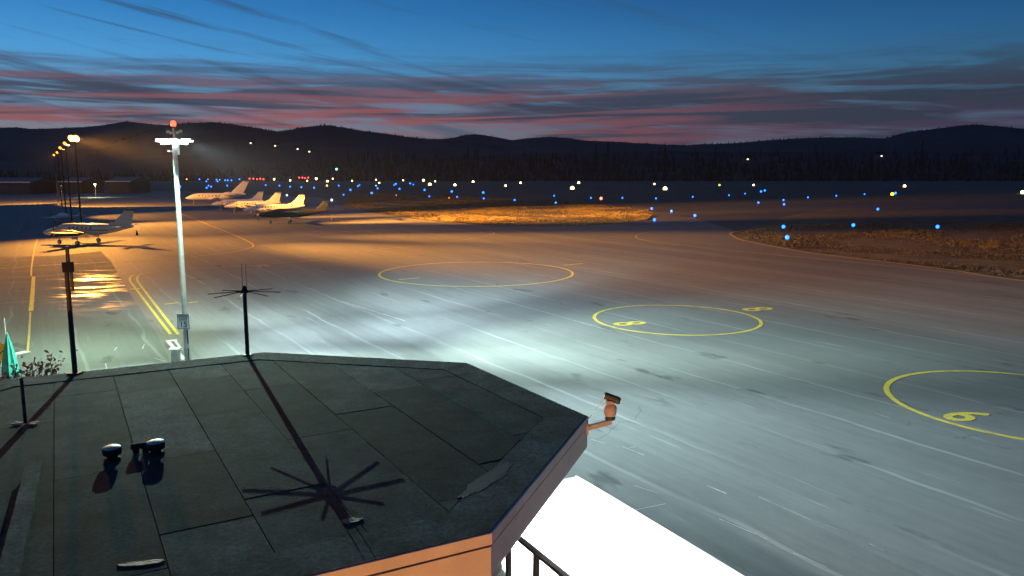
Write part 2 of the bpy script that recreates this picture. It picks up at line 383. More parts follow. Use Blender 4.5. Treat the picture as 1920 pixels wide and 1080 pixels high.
def spot(name, loc, target, power, col, cone, blend=0.5, radius=0.3, parent=None):
    l = bpy.data.lights.new(name, 'SPOT'); l.energy = power; l.color = col; l.spot_size = R(cone); l.spot_blend = blend; l.shadow_soft_size = radius
    o = bpy.data.objects.new(name, l); C.objects.link(o)
    d = Vector(target) - Vector(loc); o.rotation_euler = d.to_track_quat('-Z', 'Y').to_euler(); o.location = loc
    if parent:
        o.parent = parent; o.matrix_parent_inverse = Matrix.LocRotScale(parent.location, parent.rotation_euler, None).inverted()
    return o
def ordinal(n):
    small = ['zeroth', 'first', 'second', 'third', 'fourth', 'fifth', 'sixth', 'seventh', 'eighth', 'ninth', 'tenth', 'eleventh', 'twelfth', 'thirteenth', 'fourteenth', 'fifteenth', 'sixteenth', 'seventeenth', 'eighteenth', 'nineteenth']
    if n < 20: return small[n]
    tens = {2: ('twentieth', 'twenty'), 3: ('thirtieth', 'thirty'), 4: ('fortieth', 'forty'), 5: ('fiftieth', 'fifty'), 6: ('sixtieth', 'sixty'), 7: ('seventieth', 'seventy')}
    return tens[n // 10][0] if n % 10 == 0 else tens[n // 10][1] + '-' + small[n % 10]

# ================================================================== THE SETTING
# ground reaching the horizon
g = MB().sheet([(-3700, -380), (3700, -380), (3700, 4250), (-3700, 4250)], -0.03).build('ground', M_['dirt']); tag(g, 'dark dry grass field spreading to the hills', kind='structure')
far_px = [(-500, 356), (330, 358), (480, 364), (600, 370), (640, 383), (700, 399), (800, 414), (900, 422), (1000, 425), (1100, 423), (1180, 418), (1218, 412)]
right_px = [(1378, 432), (1370, 437), (1378, 444), (1400, 452), (1500, 472), (1600, 485), (1700, 497), (1800, 510), (1920, 528), (2500, 610)]
poly = [at(*p) for p in far_px] + [at(1240, 404), at(1300, 408), at(1350, 424)] + [at(*p) for p in right_px]
poly += [Vector((140, -60, 0)), Vector((-220, -60, 0))]
apron = MB().sheet(poly, 0.0).build('apron', M_['apron']); tag(apron, 'wide grey asphalt aircraft apron', kind='structure')
conn = [at(1180, 421), at(1232, 400), at(1224, 390), at(1190, 384), (at(1920, 376)), at(2300, 378), at(2300, 392), at(1560, 392), at(1480, 402), at(1400, 428), at(1365, 442)]
tag(MB().sheet(conn, -0.012).build('taxiway', M_['dark_asphalt']), 'dark taxiway linking the apron to the runway', kind='structure')
tag(MB().sheet([at(-200, 337.2), at(2400, 349.5), at(2400, 356), at(-200, 339.2)], -0.014).build('runway', M_['dark_asphalt']), 'far runway strip crossing the field', kind='structure')
slab_px = [(-400, 487), (100, 480), (189, 471), (208, 490), (239, 544), (296, 629), (330, 700), (300, 760), (-500, 800)]
slab = MB().sheet([at(*p) for p in slab_px], 0.004).build('parking_pavement', M_['slab']); tag(slab, 'damp left part of the pavement with sodium glints', kind='structure')

# painted markings
def line(pts, w, name='painted_line', m='yellow', z=0.012, closed=False, parent=apron):
    return MB().ribbon([at(*p) if len(p) == 2 and p[1] > 100 else p for p in pts], w, z, closed).build(name, M_[m], parent)
def smooth_px(pts, k=6):
    out = []
    for i in range(len(pts) - 1):
        p0 = Vector(pts[max(i - 1, 0)]); p1 = Vector(pts[i]); p2 = Vector(pts[i + 1]); p3 = Vector(pts[min(i + 2, len(pts) - 1)])
        for j in range(k):
            t = j / k; out.append(tuple(0.5 * ((2 * p1) + (p2 - p0) * t + (2 * p0 - 5 * p1 + 4 * p2 - p3) * t * t + (3 * p1 - p0 - 3 * p2 + p3) * t ** 3)))
    out.append(tuple(pts[-1])); return out
circles = [((-3.6, 79.0), 9.75, '1', 0.27), ((11.4, 53.6), 5.65, '8', 0.24), ((22.75, 33.3), 5.72, '6', 0.25)]
for (c, r, num, w) in circles:
    pts = [Vector((c[0] + r * math.cos(2 * math.pi * i / 96), c[1] + r * math.sin(2 * math.pi * i / 96), 0)) for i in range(96)]
    MB().ribbon(pts, w, 0.012, True).build('painted_circle', M_['yellow'], apron)
def number(txt, p, size, ang, name='painted_number', sx=0.75):
    t = text_mesh(txt, size, name, M_['yellow'], apron, 0.0, .055); t.location = (p.x, p.y, 0.013); t.rotation_euler = (0, 0, ang); t.scale = (sx, 1, 1); return t
UP = R(22) - math.pi / 2
def fat_number(txt, p, size, ang):
    for dx in (0.0,):
        number(txt, p, size, ang)
fat_number('6', at(1808, 780.5), 3.1, UP)
fat_number('8', at(1177, 607), 3.3, UP)
fat_number('8', at(1417, 580), 3.5, UP)
line([at(748, 524.5), at(786, 521)], 0.35); line([at(1056, 497.5), at(1093, 494.2)], 0.35)
line(smooth_px([(334, 627), (300, 583), (265, 537), (257, 524), (262, 516), (285, 511), (340, 506), (400, 502), (460, 499), (520, 494), (615, 487)]), 0.20)
line(smooth_px([(320, 627), (290, 588), (252, 538), (244, 527), (245, 519), (256, 514.5), (285, 511)]), 0.20, z=0.013)
line(smooth_px([(-100, 508), (0, 504), (60, 499), (130, 495), (250, 489.5), (330, 484), (420, 475), (458, 468), (475, 461), (462, 451), (430, 437), (380, 417), (340, 401), (300, 388)]), 0.2)
line([(-100, 500), (0, 498.5), (120, 496.5)], 0.10, m='yellow_worn', z=0.010)
line([(-60, 526), (0, 522), (60, 519), (130, 514), (215, 509)], 0.13, m='yellow_worn')
line([(-60, 534), (0, 530.5), (130, 523), (190, 518)], 0.10, m='yellow_worn')
line([(28, 546), (70, 544), (130, 539)], 0.10, m='yellow_worn', z=0.0125)
line([(0, 569), (70, 564), (145, 558.5)], 0.10, m='yellow_worn', z=0.0125)
line([(70, 448), (64, 470), (59, 502), (58.5, 518)], 0.16, m='yellow_worn', z=0.014)
line([(63, 519), (61, 550), (58, 583)], 0.30, z=0.014)
line([(57, 585), (55, 620), (52, 660)], 0.12, m='yellow_worn', z=0.014)
for a, b, w, m in [((201, 534), (225, 532), 0.42, 'yellow'), ((207, 548), (238, 544), 0.36, 'yellow_worn'), ((243, 543), (263, 541), 0.62, 'yellow'), ((309, 570.5), (334, 568), 0.36, 'yellow'), ((352, 568), (371, 566), 0.3, 'yellow')]:
    line([a, b], w, 'painted_dash', m, 0.0155)
for i, (a, b) in enumerate([((480, 499.5), (484, 498)), ((487, 500.5), (488, 497)), ((490, 498.2), (493, 497.4)), ((496, 497), (503, 499.5))]):
    line([a, b], 0.4, 'painted_dash', 'yellow_worn', 0.0135)
# white box by the lamp pole and the pale corner line by the garden
line([(345, 674), (314, 639)], 0.22, m='white', z=0.0145); line([(311, 639.5), (332, 638)], 0.3, m='white', z=0.016); line([(328, 639), (341, 656)], 0.13, m='white', z=0.0145)
line([(52, 659), (29, 664)], 0.55, m='white', z=0.0145); line([(28, 663), (27, 676), (25, 700)], 0.16, m='white', z=0.016)
for a, b in [((214, 658), (219, 651)), ((271, 645), (267, 655)), ((198, 682), (200, 692)), ((290, 672), (310, 678))]:
    line([a, b], 0.06, 'painted_dash', 'white_worn', 0.0145)
# far edge lines of the apron
line(smooth_px([(1310, 436), (1250, 434.5), (1215, 436), (1194, 441), (1198, 448), (1240, 455.5), (1320, 465), (1440, 477), (1600, 492), (1760, 508), (1920, 526), (2300, 572)]), 0.22, m='yellow_worn')
line(smooth_px([(1420, 430.5), (1392, 432.5), (1370, 437.5), (1378, 444), (1400, 452), (1500, 471), (1600, 484), (1700, 496), (1800, 509), (1920, 527), (2300, 575)]), 0.45, m='yellow_worn', z=0.0115)
line(smooth_px([(590, 441), (650, 434), (720, 436), (748, 436)]), 0.15, m='yellow_worn')
line(smooth_px([(700, 468), (800, 459), (880, 448), (925, 439), (920, 434)]), 0.15, m='yellow_worn')
# scratches of old paint near the building
rs = random.Random(3)
for a, b, w in [((1190, 957), (1248, 945), .03), ((1190, 911), (1235, 926), .035), ((1326, 911), (1362, 926), .05), ((1423, 932), (1520, 975), .03), ((1348, 973), (1438, 1011), .035), ((1487, 1037), (1550, 1064), .03), ((1168, 838), (1208, 854), .04), ((1180, 840), (1192, 838), .05), ((1520, 975), (1590, 1000), .02), ((1630, 1020), (1660, 1034), .03), ((1108, 824), (1135, 832), .03), ((1640, 775), (1668, 784), .03), ((930, 560), (1010, 582), .05), ((1010, 582), (1150, 622), .06), ((640, 565), (760, 602), .07)]:
    line([a, b], w, 'painted_dash', 'white_worn', 0.0105)

# low dry grass along the apron edge: tufts
def inside(p, poly):
    x, y = p; c = False; j = len(poly) - 1
    for i in range(len(poly)):
        xi, yi, xj, yj = poly[i][0], poly[i][1], poly[j][0], poly[j][1]
        if (yi > y) != (yj > y) and x < (xj - xi) * (y - yi) / (yj - yi) + xi: c = not c
        j = i
    return c
def tufts(name, px_poly, n, m, hmin, hmax, label, seed):
    rr = random.Random(seed); P = [at(*p) for p in px_poly]; xs = [p.x for p in P]; ys = [p.y for p in P]
    mb = MB(); k = 0
    while k < n:
        x = rr.uniform(min(xs), max(xs)); y = min(ys) + (max(ys) - min(ys)) * rr.random() ** 1.3
        if not inside((x, y), P): continue
        clump = math.sin(x * .21 + 3 * math.sin(y * .07)) * math.sin(y * .13 + x * .05)
        if rr.random() > 0.45 + 0.55 * clump: continue
        k += 1; h = rr.uniform(hmin, hmax) * (1 + 0.4 * clump); w = h * rr.uniform(0.7, 1.6); a = rr.uniform(0, math.pi)
        for q in range(3):
            t = a + q * math.pi / 3; dx, dy = math.cos(t) * w / 2, math.sin(t) * w / 2
            lx, ly = rr.uniform(-.2, .2) * h, rr.uniform(-.2, .2) * h
            mb.add([(x - dx, y - dy, -0.03), (x + dx, y + dy, -0.03), (x + dx * .8 + lx, y + dy * .8 + ly, h * rr.uniform(.6, 1)), (x + lx, y + ly, h * rr.uniform(.3, .6)), (x - dx * .8 + lx, y - dy * .8 + ly, h * rr.uniform(.6, 1))], [(0, 1, 2, 3), (0, 3, 4)])
    return tag(mb.build(name, M_[m]), label, 'grass', kind='stuff')
island_px = [(645, 384), (700, 398), (800, 413), (900, 421), (1000, 424), (1100, 422), (1180, 417), (1215, 412), (1226, 402), (1214, 393), (1150, 386), (1050, 378), (900, 371), (800, 366), (700, 362), (655, 370)]
tufts('grass_strip', island_px, 24000, 'tuft', .10, .30, 'orange lit dry grass strip behind the apron', 5)
right_grass_px = [(1390, 436), (1400, 449), (1500, 469), (1600, 482), (1700, 494), (1800, 507), (1920, 524), (2100, 548), (2100, 418), (1700, 416), (1450, 424)]
tufts('field_grass', right_grass_px, 14000, 'tuft_dull', .06, .22, 'dull dry grass on the right beside the taxiway', 9)

# hills
def hill(name, prof, D, depth, m, label, jit, seed, z0=0.0):
    rr = random.Random(seed); prof = sorted(prof); cols = []
    x = prof[0][0]
    def yy(q):
        for (a, b), (c, d) in zip(prof, prof[1:]):
            if a <= q <= c:
                t = (q - a) / (c - a); t = t * t * (3 - 2 * t) * .5 + t * .5; return b + (d - b) * t
        return prof[-1][1]
    mb = MB(); rows = 9; n = 0; step = 3.0; grid = []
    while x <= prof[-1][0]:
        p = at_y(x, yy(x), D); top = p.z; ang = p.x / D; tj = rr.uniform(0, jit) * D / FPX
        col = []
        for k in range(rows):
            t = k / (rows - 1); d = D - depth * (1 - t); wob = math.sin(x * .013 + k * 1.7) * .10 + math.sin(x * .041 + k) * .06
            h = z0 + (top - z0) * max(0, t ** 1.25 + (wob * t * (1 - t) * 1.4)) + (tj if k == rows - 1 else 0)
            col.append(Vector((ang * d, d, h if k else -2)))
        col.append(Vector((ang * (D + depth * .6), D + depth * .6, z0 - 5)))
        grid.append(col); x += step
    rows += 1
    vs = [p for c in grid for p in c]; fs = []
    for i in range(len(grid) - 1):
        for k in range(rows - 1):
            fs.append((i * rows + k, (i + 1) * rows + k, (i + 1) * rows + k + 1, i * rows + k + 1))
    mb.add(vs, fs); return tag(mb.build(name, M_[m]), label, kind='structure')
left_far = [(-500, 250), (-100, 243), (0, 240), (30, 239), (60, 242), (100, 241), (150, 239), (190, 236), (210, 232), (238, 228), (262, 231), (300, 234), (360, 240), (420, 246), (520, 262), (640, 300)]
left_mid = [(150, 300), (230, 262), (300, 240), (330, 233), (370, 231), (400, 230), (430, 233), (450, 236), (480, 240), (510, 246), (530, 247), (560, 241), (580, 238), (610, 235), (640, 239), (680, 246), (720, 251), (760, 257), (800, 261), (850, 266), (950, 278), (1100, 296)]
mid_far = [(700, 275), (780, 262), (830, 261), (850, 259), (870, 254), (890, 252), (910, 254), (930, 258), (960, 263), (1000, 259), (1030, 257), (1060, 259), (1100, 264), (1150, 266), (1200, 269), (1260, 272), (1400, 276), (1700, 285)]
right_far = [(1250, 280), (1310, 271), (1360, 270), (1400, 267), (1450, 263), (1500, 260), (1550, 258), (1600, 258), (1660, 260), (1690, 251), (1720, 246), (1770, 240), (1800, 236), (1830, 234), (1870, 237), (1920, 242), (2050, 236), (2400, 245)]
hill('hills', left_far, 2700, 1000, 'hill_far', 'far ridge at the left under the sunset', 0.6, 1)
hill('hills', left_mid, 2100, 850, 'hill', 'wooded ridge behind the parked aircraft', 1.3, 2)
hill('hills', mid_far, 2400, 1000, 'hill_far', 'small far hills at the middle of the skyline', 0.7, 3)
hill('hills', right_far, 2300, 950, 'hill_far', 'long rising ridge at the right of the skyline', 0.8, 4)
front = [(-500, 318), (0, 322), (300, 320), (500, 322), (650, 318), (760, 302), (900, 292), (1000, 288), (1100, 286), (1250, 284), (1400, 286), (1600, 284), (1800, 286), (2000, 286), (2400, 290)]
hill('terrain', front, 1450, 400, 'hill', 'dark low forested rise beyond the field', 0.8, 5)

# forest: one dark mass of conifers
def conifer(mb, x, y, z, h, w, rr, tiers=4):
    n = 6
    for k in range(tiers):
        b = z + h * (0.08 + 0.86 * k / tiers); t = z + h * min(1.0, 0.08 + 0.86 * (k + 1.55) / tiers); r = w * (1 - k / tiers * .8) * rr.uniform(.8, 1.15)
        a0 = rr.uniform(0, 1); vs = [(x + r * rr.uniform(.7, 1.2) * math.cos(a0 + i * 2 * math.pi / n), y + r * math.sin(a0 + i * 2 * math.pi / n), b - rr.uniform(0, .05) * h) for i in range(n)] + [(x, y, t)]
        mb.add(vs, [(i, (i + 1) % n, n) for i in range(n)])
rr = random.Random(11); mb = MB()
for i in range(2600):
    px = rr.uniform(-250, 2200); D = rr.uniform(1010, 1420)
    f = 1 if px > 680 else max(0.22, (px - 300) / 380 if px > 300 else .22)
    base = max(0, (D - 1060) / 390) * 40 * f
    top = 6 + 18 * rr.random() ** 2.2
    if px < 650: top *= .6
    p = at_y(px, 325, D); conifer(mb, p.x, D, base - 1, top, 2.6 + rr.random() * 1.4, rr)
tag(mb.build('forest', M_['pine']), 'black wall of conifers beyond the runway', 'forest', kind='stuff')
rr = random.Random(12); mb = MB()
for prof, D, n in ((left_mid, 2090, 800), (mid_far, 2385, 500), (right_far, 2285, 600), (left_far, 2685, 450)):
    for i in range(n):
        px = rr.uniform(prof[0][0], prof[-1][0])
        for (a, b), (c, d) in zip(prof, prof[1:]):
            if a <= px <= c:
                t = (px - a) / (c - a); py = b + (d - b) * t; break
        p = at_y(px, py, D); h = rr.uniform(5, 13); conifer(mb, p.x, D + rr.uniform(-6, 6), p.z - h * rr.uniform(.45, .8), h, h * .22, rr, 3)
tag(mb.build('ridge_forest', M_['pine']), 'far trees roughening the ridge lines', 'forest', kind='stuff')
for i, (px, py, lab) in enumerate([(1117, 266, 'taller black pine standing above the forest, left one of the close pair'), (1140, 265, 'taller black pine standing above the forest, right one of the close pair'), (1247, 266, 'lone tall pine tip above the forest left of the skyline dip'), (1731, 259, 'lone tall pine above the forest under the right ridge')]):
    D = 1180; tp = at_y(px, py, D); base = 10
    t = empty('pine_tree', (tp.x, D, base)); mb = MB(); conifer(mb, 0, 0, 0, tp.z - base, 5.5, random.Random(i), 7); mb.build('crown', M_['pine'], t)
    MB().rod((0, 0, -3), (0, 0, (tp.z - base) * .7), .6, .2, 6).build('trunk', M_['bark'], t)
    tag(t, lab, 'tree', 'tall pines above the forest')

# ================================================================== CONTROL BUILDING IN FRONT
ROOF_Z = 6.0
OCT = [(-5.58, 17.24), (-0.99, 16.24), (1.21, 12.56), (-0.27, 8.34), (-4.25, 6.20), (-8.75, 7.20), (-11.0, 10.75), (-9.95, 14.81)]
OCT = [Vector((a, b)) for a, b in OCT]       # clockwise seen from above
OC = sum(OCT, Vector((0, 0))) / 8
def inset(poly, d):
    n = len(poly); out = []
    for i in range(n):
        a, b, c = poly[i - 1], poly[i], poly[(i + 1) % n]
        e1 = (b - a).normalized(); e2 = (c - b).normalized(); n1 = Vector((e1.y, -e1.x)); n2 = Vector((e2.y, -e2.x))
        bis = (n1 + n2).normalized(); out.append(b + bis * d / max(.3, bis.dot(n1)))
    return out
def clip(poly, conv):
    out = poly
    n = len(conv)
    for i in range(n):
        a, b = conv[i], conv[(i + 1) % n]; e = b - a; src = out; out = []
        if not src: return []
        ins = lambda p: e.x * (p.y - a.y) - e.y * (p.x - a.x) <= 0
        for j in range(len(src)):
            p, q = src[j - 1], src[j]
            if ins(p) != ins(q):
                d = q - p; den = e.x * d.y - e.y * d.x
                if abs(den) > 1e-9: out.append(p + d * (-(e.x * (p.y - a.y) - e.y * (p.x - a.x)) / den))
            if ins(q): out.append(q)
    return out
tower = empty('control_building', (0, 0, 0)); tag(tower, 'octagonal flat roofed building below the viewpoint with pale fascia', 'building')
O2 = list(reversed(OCT))
core = MB().prism([tuple(p) for p in reversed(inset(OCT, -0.02 + .04))], 5.50, ROOF_Z - 0.02)
roof = core.build('roof', M_['roofing3'], tower)
# edge membrane pieces
inner = inset(OCT, 0.62); outer = inset(OCT, -0.02)
for i in range(8):
    j = (i + 1) % 8
    a, b, c, d = outer[i], outer[j], inner[j], inner[i]
    MB().prism([tuple(d), tuple(c), tuple(b), tuple(a)], ROOF_Z - 0.018, ROOF_Z + 0.016).build('edge_strip', M_['flash'], roof)
# rolled roofing sheets, one metre wide, laid along the building axis
ud = Vector((math.cos(R(-60)), math.sin(R(-60)))); vd = Vector((math.cos(R(30)), math.sin(R(30))))
field = inset(OCT, 0.64); rr = random.Random(21)
v0 = Vector((-7.72, 14.81)).dot(vd)
for k in range(-8, 9):
    va, vb = v0 + k * 1.02 + .006, v0 + (k + 1) * 1.02 - .006
    u = -22 + rr.uniform(0, 3)
    while u < 6:
        ln = rr.uniform(2.2, 4.6); q = [ud * s + vd * t for s, t in ((u, va), (u + ln - .014, va), (u + ln - .014, vb), (u, vb))]
        pl = clip(q, field); u += ln
        if len(pl) < 3: continue
        zt = ROOF_Z + rr.uniform(.001, .012); ar = abs(sum(pl[i - 1].x * pl[i].y - pl[i].x * pl[i - 1].y for i in range(len(pl)))) / 2
        if ar < .02: continue
        sgn = sum(pl[i - 1].x * pl[i].y - pl[i].x * pl[i - 1].y for i in range(len(pl)))
        if sgn < 0: pl.reverse()
        MB().prism([tuple(p) for p in pl], ROOF_Z - .018, zt).build('roofing_sheet', M_[rr.choice(['roofing', 'roofing', 'roofing2', 'roofing3'])], roof)
# fascia boards: an upper band and a deeper lower band with a shadow groove between
for (z0, z1, d, nm) in ((5.872, 6.005, 0.055, 'fascia_cap'), (5.48, 5.838, 0.04, 'fascia_board')):
    o_ = inset(OCT, -d); i_ = inset(OCT, -0.021 if nm == 'fascia_cap' else -0.0)
    for i in range(8):
        j = (i + 1) % 8
        MB().prism([tuple(i_[i]), tuple(i_[j]), tuple(o_[j]), tuple(o_[i])], z0, z1).build(nm, M_['fascia'], tower)
MB().prism([tuple(p) for p in reversed(inset(OCT, .03))], 5.47, 5.495).build('soffit', M_['fascia'], tower)
wl = inset(OCT, 1.25)
MB().prism([tuple(p) for p in reversed(wl)], 0, 5.469).build('wall', M_['wall'], tower)
for i in range(8):
    a, b = wl[i], wl[(i + 1) % 8]; c = (a + b) / 2; e = (b - a); ang = math.atan2(e.y, e.x); nn = Vector((-e.y, e.x)).normalized()
    w_ = MB(); ww = e.length - .5
    p = c + nn * .02
    wo = MB().box((p.x, p.y, 4.6), (ww, .08, 1.3), ang).build('window', M_['dark_steel'], tower)
    p = c + nn * .065
    for s in (-1, 0, 1):
        q = p + e.normalized() * s * ww / 3; MB().box((q.x, q.y, 4.6), (ww / 3 - .07, .02, 1.16), ang).build('pane', M_['glass'], wo)
# sealant patches
def blob(px, py, a, b, rot, seed, m='sealant'):
    r2 = random.Random(seed); c = at(px, py, ROOF_Z); pts = []
    for i in range(22):
        t = 2 * math.pi * i / 22; k = 1 + r2.uniform(-.16, .16); x, y = a * math.cos(t) * k, b * math.sin(t) * k
        pts.append((c.x + x * math.cos(rot) - y * math.sin(rot), c.y + x * math.sin(rot) + y * math.cos(rot)))
    MB().prism(pts, ROOF_Z + .001, ROOF_Z + .019).build('sealant_patch', M_[m], roof)
blob(914, 901, .66, .13, R(62), 1); blob(659, 978, .12, .07, R(20), 2); blob(267, 1058, .22, .05, R(14), 3)
# raised metal curb at the lower left of the roof
a0, a1 = at(66, 882, ROOF_Z), at(12, 1120, ROOF_Z); ang = math.atan2((a1 - a0).y, (a1 - a0).x); mid = (a0 + a1) / 2
curb = MB().box((mid.x, mid.y, ROOF_Z + .06), ((a1 - a0).length, .16, .12), ang).build('metal_curb', M_['flash'], roof)
MB().box((mid.x, mid.y, ROOF_Z + .127), ((a1 - a0).length, .19, .014), ang).build('curb_cap', M_['roofing2'], curb)

# lower white roof with railing
ax = Vector((math.cos(R(-61)), math.sin(R(-61)))); ay = Vector((math.cos(R(206)), math.sin(R(206))))
cw = Vector((1.41, 16.48)); LZ = 3.4
lower = empty('lower_building', (0, 0, 0)); tag(lower, 'lower building with bright white flat roof beside the octagon', 'building')
def quad(c, u0, u1, v0_, v1): return [tuple(c + ax * u + ay * v) for u, v in ((u0, v0_), (u0, v1), (u1, v1), (u1, v0_))]
def ccw(pl):
    s = sum(pl[i - 1][0] * pl[i][1] - pl[i][0] * pl[i - 1][1] for i in range(len(pl))); return pl if s > 0 else pl[::-1]
MB().prism(ccw(quad(cw, .12, 17.9, .12, 15)), 0, LZ - .25).build('wall', M_['wall'], lower)
wr = MB().prism(ccw(quad(cw, 0, 18, 0, 15.1)), LZ - .249, LZ).build('roof', M_['white_roof'], lower)
MB().prism(ccw(quad(cw, -.04, 18, -.04, -.001)), LZ - .30, LZ + .004).build('gutter', M_['white_roof'], lower)
for k in range(3): MB().prism(ccw(quad(cw, 3.2 + 4.2 * k, 3.26 + 4.2 * k, .1, 3)), LZ, LZ + .006).build('roof_seam', M_['white_roof'], wr)
rail = empty('guard_rail', (0, 0, 0)); tag(rail, 'dark metal guard rail with thin wires beside the white roof', 'railing')
r0 = at(952, 992, LZ + 1.05); r0 = Vector((r0.x, r0.y)); rd = ax
MB().box((*(r0 + rd * 2.6), LZ + 1.05), (5.2, .09, .055), math.atan2(rd.y, rd.x)).build('top_rail', M_['rail'], rail)
for k in range(7):
    p = r0 + rd * (.02 + .86 * k); MB().box((*p, LZ + .512), (.075, .075, 1.022), R(-61)).build('post', M_['rail'], rail)
for k in range(8):
    z = LZ + .14 + k * .11; MB().rod((*r0, z), (*(r0 + rd * 5.2), z), .004, n=5).build('wire', M_['rail'], rail)
# floodlight under the eave that burns the white roof out
fw = wl[1] * .45 + wl[2] * .55; nn = Vector((.86, .51))
wf = empty('eave_floodlight', (0, 0, 0)); tag(wf, 'white floodlight under the eave above the white roof', 'floodlight')
p = fw + nn * .22
MB().box((p.x, p.y, 5.28), (.20, .5, .16), math.atan2(nn.y, nn.x)).build('housing', M_['dark_steel'], wf)
MB().box((*(p + nn * .0), 5.19), (.17, .46, .012), math.atan2(nn.y, nn.x)).build('lens', E_['led'], wf)
MB().box((*(fw + nn * .06), 5.28), (.12, .1, .1), math.atan2(nn.y, nn.x)).build('bracket', M_['dark_steel'], wf)
spot('eave_light', (p.x, p.y, 5.16), (p.x + 3.2, p.y - 2.2, LZ), 6500, (.93, 1, .97), 165, .3, .12)

# roof vents
def vent(px, py, lab, h=.26):
    c = at(px, py, ROOF_Z + .012); v = empty('roof_vent', (c.x, c.y, ROOF_Z + .012)); v.scale = (.68, .68, .8)
    MB().lathe((0, 0, 0), [(.17, 0), (.15, .03), (.105, .05), (.105, h * .7)], 14).build('pipe', M_['black'], v, True)
    MB().lathe((0, 0, 0), [(.175, h * .40), (.185, h * .62), (.18, h * .80), (.17, h * .84)], 16).build('hood', M_['black'], v, True)
    MB().lathe((0, 0, 0), [(.176, h * .845), (.17, h * .90), (.12, h * .96), (.01, h * .99)], 16).build('cap', M_['cap'], v, True)
    return tag(v, lab, 'vent', 'roof vents')
v1 = vent(211, 862, 'left mushroom roof vent with pale cap on the dark roof'); v2 = vent(293, 851, 'right mushroom roof vent with pale cap on the dark roof')
d = v2.location - v1.location
pc = MB().rod(v1.location + d * .28 + Vector((0, .18, .10)), v2.location - d * .28 + Vector((0, .18, .10)), .045, n=10).build('conduit', M_['black']); tag(pc, 'black conduit running between the two roof vents', 'conduit')
MB().box(v1.location + d * .4 + Vector((0, .18, .03)), (.06, .08, .07)).build('block', M_['black'], pc)
MB().box(v1.location + d * .62 + Vector((0, .18, .03)), (.06, .08, .07)).build('block', M_['black'], pc)

# ground-plane antenna at the far edge of the roof
def proj_z(px, py, P):  # height at which the vertical through P shows at image row py
    x, dy, dz = ray(px, py); return HCAM + dz * P.y / dy
ab = at(462, 668, ROOF_Z); ab = Vector((-5.85, 16.95, ROOF_Z))
ant = empty('ground_plane_antenna', ab); tag(ant, 'thin black antenna with drooping rods at the far roof edge', 'antenna')
zt = proj_z(459, 547, ab) - ROOF_Z
MB().rod((0, 0, .03), (0, 0, zt), .045, .042, 10).build('mast', M_['dark_steel'], ant)
MB().box((0, 0, .025), (.16, .16, .03)).build('base_plate', M_['dark_steel'], ant)
MB().lathe((0, 0, zt - .02), [(.10, 0), (.10, .03), (.05, .08), (.03, .16)], 12).build('hub', M_['black'], ant)
for k in range(8):
    t = R(12 + 45 * k); MB().rod((.05 * math.cos(t), .05 * math.sin(t), zt + .01), (.76 * math.cos(t), .76 * math.sin(t), zt - .03), .011, .010, 5).build('radial', M_['dark_steel'], ant)
for dx in (-.035, .055): MB().rod((dx, 0, zt + .02), (dx, 0, zt + .62), .0065, .005, 5).build('whip', M_['dark_steel'], ant)

# dipole mast at the left of the roof edge
mbp = at(141, 702, ROOF_Z); mast = empty('dipole_mast', (mbp.x, mbp.y, ROOF_Z)); tag(mast, 'dark pole with a clamped dipole tube at the left roof edge', 'antenna')
zm = proj_z(130, 494, mbp) - ROOF_Z; zt2 = proj_z(128, 462, mbp) - ROOF_Z; zb2 = proj_z(134, 545, mbp) - ROOF_Z
MB().rod((0, 0, .02), (0, 0, zm), .052, .044, 10).build('pole', M_['dark_steel'], mast)
MB().box((0, 0, .03), (.22, .22, .03)).build('base_plate', M_['dark_steel'], mast)
MB().box((.035, 0, zm - .07), (.17, .12, .20)).build('clamp', M_['black'], mast)
MB().rod((.10, -.02, zb2), (.10, -.02, zm - .17), .030, n=8).build('dipole_tube', M_['dark_steel'], mast)
MB().rod((.045, -.0, zm + .03), (.045, 0, zt2), .038, .034, 8).build('upper_tube', M_['dark_steel'], mast)
MB().rod((.0, 0, .5), (.10, 0, .5), .008, n=5).build('step_bolt', M_['dark_steel'], mast)

# short banded mast with cross foot
sp = at(48, 796, ROOF_Z); sm = empty('banded_mast', (sp.x, sp.y, ROOF_Z)); tag(sm, 'short dark and red banded pole on a white cross foot', 'pole')
zs = proj_z(43, 712, sp) - ROOF_Z; cuts = [0, .22, .42, .55, .72, 1.0]
for k, (a, b) in enumerate(zip(cuts, cuts[1:])):
    MB().rod((0, 0, .03 + a * zs), (0, 0, .03 + b * zs), .027, n=8).build('band', M_['black' if k in (0, 2) else 'red_paint'], sm)
for t in (R(15), R(165), R(-15), R(195)):
    MB().box((.13 * math.cos(t), .13 * math.sin(t), .024), (.14, .035, .02), t).build('foot', M_['cap'], sm)

# pan-tilt camera on an arm at the right roof corner
pc3 = Vector((1.24, 12.58, 5.80)); pe = Vector((1.66, 12.66, 5.89))
ptz = empty('security_camera', pe); tag(ptz, 'tan pan and tilt security camera on an arm at the roof corner', 'camera')
MB().box((pc3 - pe) * .5, ((pc3 - pe).length, .08, .07), 0, (pe - pc3).to_track_quat('X', 'Z').to_matrix()).build('arm', M_['camera_tan'], ptz)
MB().box(pc3 - pe, (.03, .16, .18), R(10)).build('wall_plate', M_['camera_tan'], ptz)
MB().lathe((-.02, 0, .03), [(.075, 0), (.085, .01), (.085, .05), (.06, .07)], 14).build('base', M_['dark_steel'], ptz, True)
MB().lathe((-.02, 0, .10), [(.085, 0), (.105, .03), (.11, .12), (.105, .17), (.075, .20)], 16).build('pan_body', M_['camera_tan'], ptz, True)
MB().box((-.02, 0, .325), (.14, .10, .07)).build('tilt_yoke', M_['camera_tan'], ptz)
